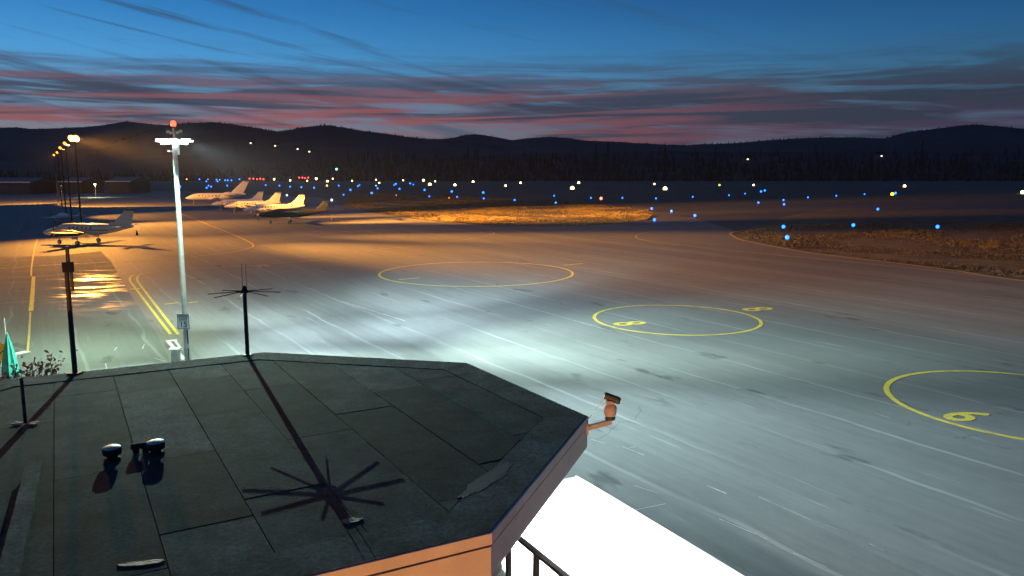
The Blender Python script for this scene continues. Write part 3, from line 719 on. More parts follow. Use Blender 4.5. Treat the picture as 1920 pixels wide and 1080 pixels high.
hd = MB().rod((-.11, .02, .44), (.125, -.03, .36), .058, .060, 14).build('housing', M_['dark_steel'], ptz, True)
MB().rod((.126, -.03, .3597), (.14, -.033, .355), .052, n=14).build('window', M_['glass'], hd)
MB().box((.01, 0, .44), (.26, .14, .012), 0, Matrix.Rotation(R(-12), 3, 'Z') @ Matrix.Rotation(R(18), 3, 'Y')).build('sun_shield', M_['dark_steel'], hd)
mb = MB(); prev = None
for i in range(15):
    t = i / 14; p = Vector((-.11, .02, .44)).lerp(pc3 - pe + Vector((-.0, 0, .14)), t) + Vector((-.05 * math.sin(math.pi * t), 0, -.10 * math.sin(math.pi * t)))
    if prev: mb.rod(prev, p, .006, n=5)
    prev = p
mb.build('cable', M_['steel'], ptz)

# ================================================================== LAMP POLE WITH SPEED SIGN
LB = at(353, 692); LBX, LBY = LB.x, LB.y
pole = empty('floodlight_pole', (LBX, LBY, 0)); tag(pole, 'tall grey floodlight pole with three white heads and red beacon', 'light pole')
zl = proj_z(325, 264, LB)
MB().lathe((0, 0, 0), [(.35, 0), (.35, .35), (.30, .40)], 16).build('footing', M_['concrete'], pole, True)
MB().rod((0, 0, .40), (0, 0, zl - .15), .15, .105, 16).build('shaft', M_['steel'], pole, True)
MB().box((0, 0, zl - .12), (1.35, .10, .10), R(-6)).build('cross_arm', M_['steel'], pole)
MB().rod((0, 0, zl - .12), (0, 0, zl + .62), .05, .04, 10).build('top_tube', M_['steel'], pole)
MB().box((.16, -.1, zl - .42), (.16, .14, .52), R(-6)).build('ballast_box', M_['steel'], pole)
MB().box((-.22, -.05, zl - .50), (.26, .08, .07)).build('photo_sensor', M_['steel'], pole)
for dx in (-.28, -.14, .18, .34):
    MB().box((dx, 0, zl + .33 + abs(dx) * .4), (.16, .10, .12), .4).build('top_bracket', M_['steel'], pole)
bc = MB().lathe((0, 0, zl + .62), [(.10, 0), (.12, .03), (.12, .08)], 12).build('beacon', M_['dark_steel'], pole)
MB().lathe((0, 0, zl + .705), [(.11, 0), (.13, .06), (.13, .16), (.10, .24), (.03, .28)], 14).build('lens', E_['beacon'], bc, True)
TOL = (.80, 1.0, .92); BLU = (.76, .93, 1.0)
for (dx, dy, sxl) in ((-.52, -.05, .66), (.12, -.25, .42), (.66, -.05, .52)):
    h = MB().box((dx, dy, zl + .04), (sxl, .34, .11), R(-6)).build('flood_head', M_['steel'], pole)
    MB().box((dx, dy - .02, zl - .03), (sxl * .93, .30, .022), R(-6)).build('lens', E_['led'], h)
    MB().box((dx, dy - .182, zl + .03), (sxl * .9, .02, .085), R(-6)).build('front_lens', E_['led'], h)
LX, LY, LZT = LBX + .68, LBY - .30, zl - .10
GRN, BLU, WHT = (.62, 1.0, .70), (.68, .94, .98), (.70, .98, .88)
# extra spots added at the heads, aimed to fill and even the apron light
for src, tgt, powr, colr, cone, bl, rad in (
        ((LBX - .55, LY + .1, LZT), (-23, 43, 0), 14000, GRN, 110, 1.0, .10),
        ((LBX - .50, LY, LZT), (-34, 50, 0), 22000, GRN, 90, 1.0, .10),
        ((LBX - .45, LY, LZT), (-52, 100, 0), 28000, WHT, 60, 1.0, .10),
        ((LBX + .50, LBY - .45, LZT + .16), (-9, 22, 0), 23000, (.68, 1.0, .80), 150, .25, .02),
        ((LX, LY, LZT), (-4, 48, 0), 32000, BLU, 116, 1.0, .10),
        ((LX, LY, LZT), (-9, 60, 0), 40000, BLU, 66, 1.0, .10),
        ((LX, LY, LZT), (-1, 80, 0), 190000, BLU, 40, 1.0, .10),
        ((LX, LY, LZT), (12, 48, 0), 145000, WHT, 50, 1.0, .10),
        ((LX, LY, LZT), (-23, 68, 0), 80000, WHT, 58, 1.0, .10),
        ((LX, LY, LZT), (-1, 55, 0), 62000, BLU, 46, 1.0, .10),
        ((LX, LY, LZT), (3, 37, 0), 18000, WHT, 62, 1.0, .10),
        ((LX, LY, LZT), (14, 24, 0), 130000, BLU, 45, 1.0, .10),
        ((LX, LY, LZT), (30, 36, 0), 32000, WHT, 40, 1.0, .10)):
    spot('flood_light', src, tgt, powr, colr, cone, bl, rad)
MB().rod((.11, -.10, .4), (.11, -.10, 2.9), .03, n=8).build('conduit', M_['dark_steel'], pole)
MB().box((.10, -.16, 1.25), (.14, .10, .22)).build('switch_box', M_['steel'], pole)
# speed limit sign
zs0, zs1 = proj_z(349, 616, LB), proj_z(349, 587, LB)
sg = empty('speed_limit_sign', (LBX - .02, LBY - .19, (zs0 + zs1) / 2)); tag(sg, 'white speed limit 15 sign strapped to the floodlight pole', 'sign')
sh = zs1 - zs0; sw = sh * .80
MB().box((0, 0, 0), (sw, .012, sh)).build('plate', M_['sign_white'], sg)
MB().box((0, .03, sh * .25), (.30, .05, .03)).build('strap', M_['steel'], sg); MB().box((0, .03, -sh * .25), (.30, .05, .03)).build('strap', M_['steel'], sg)
bw = .018
for (cx, cz, wx, wz) in ((0, sh / 2 - .035, sw - .05, bw), (0, -sh / 2 + .035, sw - .05, bw)): MB().box((cx, -.0085, cz), (wx, .004, wz)).build('border', M_['sign_black'], sg)
for sx in (-1, 1): MB().box((sx * (sw / 2 - .035), -.0085, 0), (bw, .004, sh - .07 - bw * 2)).build('border', M_['sign_black'], sg)
for txt, z, s in (('SPEED', sh * .33, .17), ('LIMIT', sh * .13, .17), ('15', -sh * .20, .40)):
    t = text_mesh(txt, s, 'lettering', M_['sign_black'], sg, .002); t.location = (0, -.009, z); t.rotation_euler = (math.pi / 2, 0, 0)
# utility pedestal beside the pole
up = at(341, 690); u = empty('utility_pedestal', (up.x - .25, up.y - .05, 0)); tag(u, 'small grey utility pedestal with pale flat lid beside the pole', 'pedestal')
MB().box((0, 0, .5), (.34, .34, 1.0)).build('cabinet', M_['steel'], u); MB().box((0, 0, 1.04), (.50, .42, .07)).build('lid', M_['sign_white'], u); MB().box((-.1, -.18, .8), (.06, .02, .1)).build('latch', M_['cap'], u)

# ================================================================== SODIUM LAMP POLES
def sodium_pole(px, py, Y, label, mat_e, size, heads=2):
    T = at_y(px, py, Y); p = empty('sodium_lamp_pole', (T.x, T.y, 0)); h = T.z
    MB().lathe((0, 0, 0), [(.4, 0), (.4, .5), (.32, .55)], 12).build('footing', M_['concrete'], p)
    MB().rod((0, 0, .55), (0, 0, h + .1), .17, .09, 10).build('shaft', M_['pole_dark'], p, True)
    MB().box((0, 0, h - .1), (1.3, .12, .12)).build('cross_arm', M_['dark_steel'], p)
    for k in range(heads):
        dx = (k - (heads - 1) / 2) * .75
        hd = MB().box((dx, -.05, h + .22), (.55, .42, .40)).build('flood_head', M_['dark_steel'], p)
        MB().lathe((dx, -.27, h + .20), [(size * .2, -.10), (size * .75, -.06), (size, 0), (size * .75, .05), (size * .2, .09)], 14, (0, -1, -.35)).build('lens', mat_e, hd, True)
    tag(p, label, 'light pole', 'sodium lamp poles'); return T
SOD = (1.0, .40, .055)
T1 = sodium_pole(140, 262, 133, 'brightest orange sodium floodlight pole standing behind the near twin aircraft', E_['sodium'], .55)
T2 = sodium_pole(123, 271, 156, 'small orange sodium lamp pole, nearest to the brightest lamp', E_['sodium_far'], .34, 1)
T3 = sodium_pole(114, 279, 183, 'small orange sodium lamp pole, second out from the brightest lamp', E_['sodium_far'], .34, 1)
T4 = sodium_pole(108, 287.5, 228, 'small orange sodium lamp pole, third out from the brightest lamp', E_['sodium_far'], .34, 1)
T5 = sodium_pole(102, 292, 255, 'small orange sodium lamp pole, leftmost and lowest of the row', E_['sodium_far'], .34, 1)
f1 = T1 + Vector((0, -.6, 0))
for src, tgt, powr, cone, bl in (
        (f1, (-54, 98, 0), 110000, 84, 1.0), (f1, (-56, 76, 0), 40000, 62, 1.0), (f1, (20, 92, 0), 170000, 56, 1.0),
        (f1, (62, 58, 0), 1900000, 30, 1.0), (f1, (70, 110, 0), 500000, 26, 1.0), (f1, (-6, 182, 3), 8000000, 24, 1.0), (f1, (60, 112, 0), 1300000, 28, 1.0),
        (f1, (32, 182, 3), 3600000, 20, 1.0), (f1, (8, 131, 0), 120000, 34, 1.0), (T2 + Vector((.3, -.6, 0)), (-48, 236, 0), 450000, 22, 1.0), (T2 + Vector((.3, -.6, 0)), (-16, 202, 0), 2200000, 22, 1.0),
        (T2 + Vector((.3, -.6, 0)), (-50, 148, 0), 190000, 96, .8), (T3 + Vector((.3, -.6, 0)), (-75, 190, 0), 60000, 95, .5),
        (T4 + Vector((0, .6, 0)), (-118, 272, 0), 150000, 96, .2), (T5 + Vector((-.3, .6, 0)), (-200, 280, 0), 150000, 96, .2)):
    spot('sodium_light', src, tgt, powr, SOD, cone, bl, .4)
# street side sodium lamp behind the viewpoint (lights the near fascia)
S = Vector((-5.2, -13, 3.1)); p = empty('street_lamp', (S.x, S.y, 0)); tag(p, 'low sodium lamp post on the road side of the building', 'street lamp')
MB().lathe((0, 0, 0), [(.3, 0), (.3, .3), (.2, .35)], 12).build('footing', M_['concrete'], p); MB().rod((0, 0, .35), (0, 0, S.z + .1), .12, .08, 10).build('shaft', M_['steel'], p)
MB().rod((0, 0, S.z), (0, 1.3, S.z + .25), .05, .04, 8).build('arm', M_['steel'], p)
lh = MB().box((0, 1.5, S.z + .28), (.28, .6, .14)).build('lamp_head', M_['steel'], p); MB().box((0, 1.5, S.z + .19), (.22, .46, .03)).build('lens', E_['sodium_far'], lh)
spot('street_light', (S.x, S.y + 1.5, S.z + .12), (S.x + 1, S.y + 22, S.z + 2), 26000, (1.0, .36, .03), 120, .3, .15)

# ================================================================== AIRCRAFT
def ring(s, zc, w, h, n=16): return [Vector((-s, w * math.cos(2 * math.pi * i / n), zc + h * math.sin(2 * math.pi * i / n))) for i in range(n)]
def foil(x, y, z, chord, th):   # leading edge at x, chord runs aft (-x)
    return [Vector((x - c * chord, y, z + t * th)) for c, t in ((0, 0), (.08, .5), (.35, .62), (.75, .3), (1, 0), (.7, -.25), (.3, -.42), (.06, -.35))]
def foil_v(x, y, z, chord, th):
    return [Vector((x - c * chord, y + t * th, z)) for c, t in ((0, 0), (.08, .5), (.35, .55), (.75, .3), (1, 0), (.75, -.3), (.35, -.55), (.08, -.5))]
def wheel(par, x, y, r, ztop, name='landing_gear', w=.2):
    g_ = MB().rod((x, y, ztop), (x, y, r), .075, .06, 8).build(name, M_['air_grey'], par)
    MB().rod((x, y - w / 2, r), (x, y + w / 2, r), r, n=14).build('tyre', M_['tyre'], g_); MB().rod((x, y - w / 2 - .01, r), (x, y + w / 2 + .01, r), r * .5, n=10).build('wheel_hub', M_['steel'], g_)
def prop(par, x, y, z, r, blades, a0, m_sp):
    s_ = MB().lathe((x, y, z), [(.22, 0), (.21, .12), (.14, .30), (.03, .42)], 12, (1, 0, 0)).build('spinner', m_sp, par, True)
    for k in range(blades):
        t = a0 + 2 * math.pi * k / blades; d = Vector((0, math.cos(t), math.sin(t))); q = Vector((0, -d.z, d.y)); c = Vector((x + .1, y, z)); rings = []
        for rr_, wd in ((.18, .07), (.45, .14), (.8, .13), (1.0, .07)):
            rings.append([c + d * r * rr_ + q * wd + Vector((.03, 0, 0)), c + d * r * rr_ - q * wd + Vector((-.03, 0, 0)), c + d * r * rr_ - q * wd + Vector((-.055, 0, 0)), c + d * r * rr_ + q * wd + Vector((.005, 0, 0))])
        MB().loft(rings).build('propeller_blade', M_['prop'], s_)
def aircraft(kind, name, loc, heading, label, body, group='parked aircraft', scale=1.0, ttail=True, a0=1.2, tipdark=False, trim=None):
    """nose along local +x; origin on the ground under the wing."""
    a = empty(name, loc, heading); a.scale = (scale,) * 3; tag(a, label, 'aircraft', group); bm_ = M_[body]
    if kind == 'twin':
        S0 = 5.9
        secs = [(0, 1.55, .06, .06), (.25, 1.56, .24, .22), (.8, 1.62, .42, .40), (1.7, 1.74, .58, .55), (2.4, 1.86, .66, .66), (3.1, 2.02, .70, .80), (3.8, 2.06, .72, .84), (5.5, 2.06, .72, .84), (8.0, 2.06, .72, .84), (9.2, 2.12, .63, .74), (10.6, 2.24, .47, .55), (12.0, 2.38, .29, .33), (13.3, 2.50, .10, .12)]
        wing = dict(s=5.05, z=1.42, chord=2.25, half=8.0, tip=1.05, dih=.75, sweep=.55); nac = (2.55, 3.35, 7.6, 1.72); win = [4.3 + .62 * i for i in range(6)]; wz = 2.30; hw = .715
        fin = (9.7, 12.9, 12.15, 13.5, 2.55, 4.75); gear = (2.3, 6.5, 2.55)
    elif kind == 'single':
        S0 = 5.6
        secs = [(0.1, 1.75, .20, .20), (.5, 1.75, .42, .40), (1.4, 1.78, .56, .56), (2.4, 1.88, .66, .70), (3.2, 2.02, .74, .85), (4.0, 2.08, .78, .90), (8.0, 2.08, .78, .90), (9.2, 2.16, .68, .78), (10.8, 2.32, .48, .54), (12.4, 2.46, .28, .32), (13.6, 2.56, .10, .12)]
        wing = dict(s=5.1, z=1.32, chord=2.2, half=7.9, tip=1.1, dih=.65, sweep=.45); nac = None; win = [4.6 + .75 * i for i in range(6)]; wz = 2.35; hw = .775
        fin = (10.6, 13.2, 12.6, 13.9, 2.6, 4.25); gear = (2.2, 6.0, 2.2)
    elif kind == 'jet':
        S0 = 9.0
        secs = [(0, 2.0, .06, .06), (.5, 2.03, .40, .36), (1.5, 2.18, .72, .66), (2.6, 2.38, .95, .95), (3.8, 2.50, 1.05, 1.12), (6, 2.52, 1.08, 1.15), (12, 2.52, 1.08, 1.15), (14.5, 2.75, .88, .92), (17, 3.05, .52, .55), (19, 3.25, .16, .18)]
        wing = dict(s=7.2, z=1.62, chord=3.6, half=8.6, tip=1.2, dih=.7, sweep=4.0); nac = None; win = [4.6 + 1.05 * i for i in range(7)]; wz = 2.8; hw = 1.05
        fin = (13.6, 18.0, 18.2, 20.2, 3.3, 7.4); gear = (2.6, 10.0, 1.5)
    else:   # light low-wing trainer
        S0 = 2.5
        secs = [(0.15, 1.15, .16, .16), (.35, 1.15, .36, .32), (1.2, 1.2, .50, .42), (2.0, 1.22, .54, .46), (3.4, 1.22, .54, .46), (4.6, 1.28, .36, .34), (6.2, 1.38, .18, .20), (7.2, 1.44, .06, .08)]
        wing = dict(s=1.9, z=.92, chord=1.55, half=5.2, tip=1.15, dih=.5, sweep=.2); nac = None; win = []; wz = 1.5; hw = .5
        fin = (5.9, 7.1, 6.7, 7.4, 1.5, 2.6); gear = (.7, 2.7, 1.5); ttail = False
    def X(s): return S0 - s
    rings = [ring(s - S0, zc, w, h) for s, zc, w, h in secs]
    fu = MB().loft(rings).build('fuselage', bm_, a, True)
    def half_at(s):
        for p, q in zip(secs, secs[1:]):
            if p[0] <= s <= q[0]:
                t = (s - p[0]) / (q[0] - p[0]); return [p[i] + (q[i] - p[i]) * t for i in range(1, 4)]
        return secs[-1][1:]
    # cockpit glass and cabin windows
    if kind != 'trainer':
        c0 = secs[3][0] + .35; c1 = secs[5][0] + .1; mb = MB()
        for sd in (-1, 1):
            q = []
            for s, t0, t1 in ((c0, .42, .80), (c1, .42, .86)):
                zc, w, h = half_at(s)
                for t in (t0, t1):
                    an = t * math.pi / 2; q.append(Vector((X(s), sd * w * math.cos(an) * 1.02, zc + h * math.sin(an) * 1.02)))
            mb.add([q[0], q[2], q[3], q[1]], [(0, 1, 2, 3)])
        mb.build('windshield', M_['glass'], a)
        for s in win:
            zc, w, h = half_at(s)
            for sd in (-1, 1):
                zz = min(.95, (wz - zc) / h); yv = sd * w * math.sqrt(1 - zz * zz)
                MB().rod((X(s), yv - sd * .03, wz), (X(s), yv + sd * .012, wz + .003), .145 if kind != 'jet' else .19, n=12).build('window', M_['glass'], a)
        if trim:
            for sd in (-1, 1):
                zc, w, h = half_at(5); MB().box((X(6.2), sd * (w + .004), zc - .05), (7.2, .012, .10)).build('trim_stripe', M_[trim], a)
    else:
        MB().loft([[Vector((X(s), w * math.cos(t), 1.5 + h * math.sin(t))) for t in [math.pi * i / 8 for i in range(9)]] for s, w, h in ((1.35, .42, .05), (1.8, .50, .48), (2.6, .52, .62), (3.4, .48, .52), (4.2, .34, .08))]).build('canopy_cover', M_['cover'], a, True)
    # wings
    for sd in (-1, 1):
        w = wing
        MB().loft([foil(X(w['s']), sd * .2, w['z'], w['chord'] * 1.05, w['chord'] * .16), foil(X(w['s'] + w['sweep'] * .35), sd * w['half'] * .35, w['z'] + w['dih'] * .35, w['chord'] * .86 , w['chord'] * .13), foil(X(w['s'] + w['sweep']), sd * w['half'], w['z'] + w['dih'], w['tip'], w['tip'] * .11)]).build('wing', bm_, a)
        if kind in ('single', 'jet'):
            MB().loft([foil_v(X(w['s'] + w['sweep']), sd * w['half'], w['z'] + w['dih'], w['tip'], .08), foil_v(X(w['s'] + w['sweep'] + .5), sd * (w['half'] + .2), w['z'] + w['dih'] + .55, w['tip'] * .5, .05)]).build('winglet', bm_, a)
        if nac:
            y, s0, s1, z = nac
            n_ = MB().loft([[p + Vector((0, sd * y, 0)) for p in ring(s - S0, z + dz, ww, hh, 12)] for s, dz, ww, hh in ((s0, .05, .22, .22), (s0 + .25, .02, .34, .36), (s0 + 1.1, -.02, .42, .46), (s0 + 2.6, -.04, .42, .42), (s1 - .7, -.08, .26, .26), (s1, -.06, .08, .10))]).build('engine_nacelle', M_['stripe'] if tipdark else bm_, a, True)
            MB().box((X(s0 + .35), sd * y, z - .34), (.5, .42, .18)).build('air_intake', M_['black'], n_)
            for e in (-1, 1): MB().rod((X(s0 + .9), sd * y + e * .38, z + .02), (X(s0 + 1.35), sd * y + e * .55, z + .06), .10, .09, 8).build('exhaust', M_['dark_steel'], n_)
            prop(a, X(s0), sd * y, z + .05, 1.2, 3 if tipdark else 4, a0, M_['steel'])
        if kind == 'jet':
            MB().loft([[p + Vector((0, sd * 1.65, 0)) for p in ring(s - S0, 3.35, ww, ww, 14)] for s, ww in ((12.6, .48), (13.0, .60), (14.6, .58), (16.2, .40))]).build('engine_nacelle', bm_, a, True)
            MB().box((X(14.2), sd * 1.15, 3.2), (1.6, .7, .14)).build('pylon', bm_, a)
    if kind == 'single': prop(a, X(.05), 0, 1.75, 1.32, 4, a0, M_['steel'])
    if kind == 'trainer': prop(a, X(.1), 0, 1.15, .9, 2, a0, M_['steel'])
    # tail
    b0, b1, t0, t1, z0, z1 = fin
    fn = MB().loft([foil_v(X(b0), 0, z0 - .25, b1 - b0, .30), foil_v(X(t0), 0, z1, t1 - t0, .14)]).build('fin', bm_, a)
    if kind == 'twin': MB().loft([foil_v(X(b0 - 1.5), 0, z0 - .12, 2.2, .10), foil_v(X(b0 + .6), 0, z0 + .55, .9, .06)]).build('dorsal_fin', bm_, a)
    if tipdark: MB().loft([foil_v(X(t0) + .10, 0, z1 - .05, (t1 - t0) + .16, .20), foil_v(X(t0 + .22), 0, z1 + .20, (t1 - t0) - .1, .12)]).build('fin_cap', M_['black'], fn)
    hz, hs, hc, hx = (z1 + .02, 2.75 if kind != 'jet' else 3.6, 1.25 if kind != 'jet' else 2.0, t0 - .05) if ttail else ((z0 - .05, 3.2, 1.35, b1 - 1.6) if kind != 'trainer' else (1.5, 1.7, .8, 6.2))
    for sd in (-1, 1):
        MB().loft([foil(X(hx), sd * .03, hz, hc, .13), foil(X(hx + .55), sd * hs, hz + .05, hc * .6, .07)]).build('tailplane', bm_, a)
    if ttail: MB().loft([ring(hx - .15 - S0, hz, .03, .03, 8), ring(hx + .2 - S0, hz, .12, .12, 8), ring(hx + hc + .1 - S0, hz, .04, .05, 8)]).build('tail_bullet', bm_, a)
    gs, ms, my = gear; gr = .28 if kind != 'jet' else .36
    if kind == 'trainer': gr = .18
    wheel(a, X(gs), 0, gr, secs[2][1]); 
    for sd in (-1, 1): wheel(a, X(ms), sd * my, gr * 1.1, wing['z'] + .1, w=.26)
    if kind == 'twin':
        for sd in (-1, 1): MB().box((X(6.3), sd * my + .22, 1.05), (.9, .03, .42)).build('gear_door', bm_, a)
    return a
PI = math.pi
q = at(158, 457); aircraft('twin', 'twin_propeller_aircraft', (q.x, q.y, 0), PI + R(-3), 'near grey twin propeller aircraft silhouetted under the orange lamp', 'air_grey', scale=1.01, ttail=False, a0=PI / 2, tipdark=True, trim='stripe')
q = at(540, 418.5); aircraft('single', 'single_propeller_aircraft', (q.x, q.y, 0), PI + R(14), 'dark blue single propeller aircraft at the front of the row', 'air_dark', a0=.3)
q = at(508, 407); aircraft('twin', 'twin_propeller_aircraft', (q.x, q.y, 0), PI + R(12), 'bright white twin with T tail just behind the dark aircraft', 'air_white', scale=1.03)
q = at(468, 399); aircraft('twin', 'twin_propeller_aircraft', (q.x, q.y, 0), PI + R(12), 'white twin with T tail, middle one of the parked row', 'air_white', scale=1.05, trim='stripe')
q = at(440, 394); aircraft('twin', 'twin_propeller_aircraft', (q.x, q.y, 0), PI + R(10), 'white twin farther back, its nose poking out left of the row', 'air_white', scale=1.03)
q = at(402, 383); aircraft('jet', 'business_jet', (q.x, q.y, 0), PI + R(8), 'white jet with tall swept fin farthest back in the row', 'air_white')
q = at(118, 418); aircraft('trainer', 'light_aircraft', (q.x, q.y, 0), PI + R(-12), 'small light aircraft with pale blue canopy cover in the dark', 'air_grey')

# hangars and lamps at the far left
def hangar(px0, px1, ytop, Y, label, depth=22):
    a = at_y(px0, ytop, Y); b = at_y(px1, ytop, Y); h = empty('hangar', ((a.x + b.x) / 2, Y, 0)); w = b.x - a.x; z = a.z; tag(h, label, 'hangar', 'hangars at the left')
    MB().box((0, depth / 2, z * .45), (w, depth, z * .9)).build('wall', M_['hangar'], h)
    MB().add([(-w / 2 - .5, -.6, z * .9), (w / 2 + .5, -.6, z * .9), (w / 2 + .5, depth / 2, z * 1.28), (-w / 2 - .5, depth / 2, z * 1.28), (w / 2 + .5, depth + .6, z * .9), (-w / 2 - .5, depth + .6, z * .9)], [(0, 1, 2, 3), (3, 2, 4, 5), (0, 3, 5), (1, 4, 2)]).build('roof', M_['hangar_roof'], h)
    MB().box((0, -.65, z * .93), (w + 1, .12, .45)).build('eave_trim', M_['sign_white'], h)
    n = max(1, int(w / 16))
    for k in range(n):
        x = -w / 2 + (k + .5) * w / n; d_ = MB().box((x, -.12, z * .38), (w / n - 2, .2, z * .74)).build('door', M_['hangar_roof'], h)
        for s in (-1, 1): MB().box((s * w / n * .2 + x, -.24, z * .38), (.1, .03, z * .7)).build('door_seam', M_['dark_steel'], d_)
hangar(-60, 56, 340, 385, 'long dark hangar at the left edge with pale eave')
hangar(112, 152, 339, 400, 'small dark hangar behind the brightest orange lamp')
hangar(200, 244, 338.5, 400, 'dark hangar right of the greenish wall lamp')
q = at_y(178, 345, 330); wl_ = empty('wall_lamp_post', (q.x, q.y, 0)); tag(wl_, 'greenish white lamp on a short post near the hangars', 'lamp post')
MB().rod((0, 0, 0), (0, 0, q.z), .08, .06, 8).build('post', M_['steel'], wl_); lhh = MB().box((0, -.1, q.z + .1), (.9, .5, .25)).build('lamp_head', M_['steel'], wl_); MB().box((0, -.12, q.z - .06), (.85, .45, .1)).build('lens', E_['wall_lamp'], lhh)
spot('hangar_lamp', (q.x, q.y - .1, q.z - .2), (q.x, q.y, 0), 9000, (.8, 1, .5), 150, .4, .2)
q = at_y(114, 348, 300); lp = empty('unlit_lamp_post', (q.x, q.y, 0)); tag(lp, 'slim post with round head between the lit ground strips', 'lamp post')
MB().rod((0, 0, 0), (0, 0, q.z - .2), .10, .08, 8).build('post', M_['steel'], lp); MB().lathe((0, 0, q.z - .3), [(.1, 0), (.3, .15), (.3, .4), (.1, .55)], 10).build('globe', M_['sign_white'], lp)
# traffic cone behind the tail, small orange marker
for px, py, lab in ((257, 441, 'small dark cone on the ground behind the near aircraft tail'), (623, 413, 'small pale cone on the ground below the dark aircraft tail')):
    q = at(px, py); cn = empty('traffic_cone', (q.x, q.y, 0)); MB().box((0, 0, .03), (.5, .5, .06)).build('foot', M_['black'], cn); MB().lathe((0, 0, .06), [(.19, 0), (.03, .75)], 12).build('body', M_['camera_tan' if px > 400 else 'black'], cn); MB().lathe((0, 0, .06), [(.125, .30), (.095, .45)], 12).build('stripe', M_['sign_white' if px > 400 else 'dark_steel'], cn); tag(cn, lab, 'cone', 'traffic cones')

# ================================================================== AIRFIELD LIGHTS
blue = [(338, 350), (374, 336), (387, 340), (391, 348), (387.5, 352), (396, 350), (406, 337), (408, 340), (422, 338), (427, 338), (434, 338), (449, 336), (426, 348), (461, 346), (451, 358), (498, 347), (524, 348), (544, 350), (565, 351), (589, 352), (635, 348), (657, 356), (644, 365), (671, 349), (674, 347), (697, 362), (708, 353), (739, 347), (742, 345), (749, 354), (769, 344), (775, 346), (796, 356), (805, 368), (847, 359), (857, 369), (906, 361), (907, 372), (965, 375), (1039, 367), (1042, 380), (1108, 371), (1167, 371), (1230, 372), (1222, 391), (1227, 412), (1259, 396), (1303, 404), (1299, 369), (1367, 366), (1397, 363), (1427, 359), (1434, 357), (1422, 380), (1469, 375), (1470, 383), (1515, 370), (1568, 367), (1621, 364), (1646, 392), (1679, 362), (1469, 425), (1476, 445), (1600, 422), (1758, 425)]
pale = [(390, 336), (412, 337), (486, 361), (538, 366), (622, 375), (705, 348)]
white = [(514, 336), (544, 338), (576, 339), (593, 335), (614, 340), (624, 335), (660, 339), (705, 337), (711, 343), (756, 338), (794, 338), (816, 340), (806, 346), (853, 347), (887, 341), (948, 348), (976, 343), (1085, 343), (1073, 353), (1227, 345), (1247, 354), (1413, 347), (1696, 349), (1918, 361)]
yellow = [(1349, 347), (1673, 364)]
amber = [(350, 336), (613, 348)]
orange_red = [(1127, 372), (842, 371), (743, 366)]
papi = [(468, 335), (475, 335), (482, 336), (488, 335), (494, 336), (561, 333), (567, 333), (572, 334), (578, 333)]
def lamp_proto(name, em, r, body):
    t = empty(name)
    return t
DMAX = 930.0
def field_lamp(name, px, py, em, r, label, cat, group):
    P = at(px, py, 0.55) if py > 326 else None
    if P is None or P.y > DMAX: P = at_y(px, py, DMAX)
    z = P.z; t = empty(name, (P.x, P.y, 0)); t['label'] = label; t['category'] = cat; t['group'] = group
    key = (em.name, r)
    if key not in LM: LM[key] = (MB().lathe((0, 0, -r), [(r * .35, 0), (r * .85, r * .4), (r, r), (r * .85, r * 1.6), (r * .35, r * 2)], 10).mesh('lens', em, True), MB().lathe((0, 0, 0), [(.2, -.03), (.2, .06), (.06, .09)], 8).mesh('base', M_['dark_steel']))
    ln, bs = LM[key]
    o = bpy.data.objects.new('lens', ln); C.objects.link(o); o.parent = t; o.location = (0, 0, z)
    o = bpy.data.objects.new('base', bs); C.objects.link(o); o.parent = t
    if z > .3: MB().rod((0, 0, .05), (0, 0, z - r * .8), .05, n=6).build('stem', M_['dark_steel'], t)
    return t
LM = {}
def series(lst, name, em, r, what, cat, group, extra={}):
    for i, (px, py) in enumerate(sorted(lst)):
        rr_ = r if not callable(r) else r(px, py)
        field_lamp(name, px, py, em, rr_, extra.get((px, py)) or what.format(ordinal(i + 1)), cat, group)
series(blue, 'taxiway_light', E_['blue'], lambda x, y: .30 if y > 362 else .52 if y > 345 else .80, '{} blue taxiway light from the left among the blue field lights', 'field light', 'blue taxiway lights', {(1476, 445): 'nearest blue taxiway light by the tip of the right grass', (1758, 425): 'rightmost blue taxiway light over the right grass', (1227, 412): 'blue taxiway light at the right end of the orange grass'})
series(pale, 'pale_taxiway_light', E_['pale_blue'], .40, '{} pale whitish blue field light from the left', 'field light', 'pale field lights')
series(white, 'runway_edge_light', E_['runway'], lambda x, y: {0: .75, 1: 1.0, 2: 1.25}[int(x * 7 + y * 3) % 3], '{} bright white runway light from the left', 'field light', 'white runway lights')
series(yellow, 'runway_marker_light', E_['runway_yellow'], .75, '{} clear yellow runway light from the left', 'field light', 'yellow runway lights')
series(amber, 'amber_light', E_['amber'], .7, '{} amber field light from the left', 'field light', 'amber lights')
series(orange_red, 'obstruction_light', E_['orange_red'], lambda x, y: .55 if x > 1000 else .18, '{} orange red field light from the left', 'field light', 'orange red lights')
series(papi, 'approach_slope_light', E_['papi_red'], .9, '{} red approach light from the left in the two red bars', 'field light', 'red approach lights')

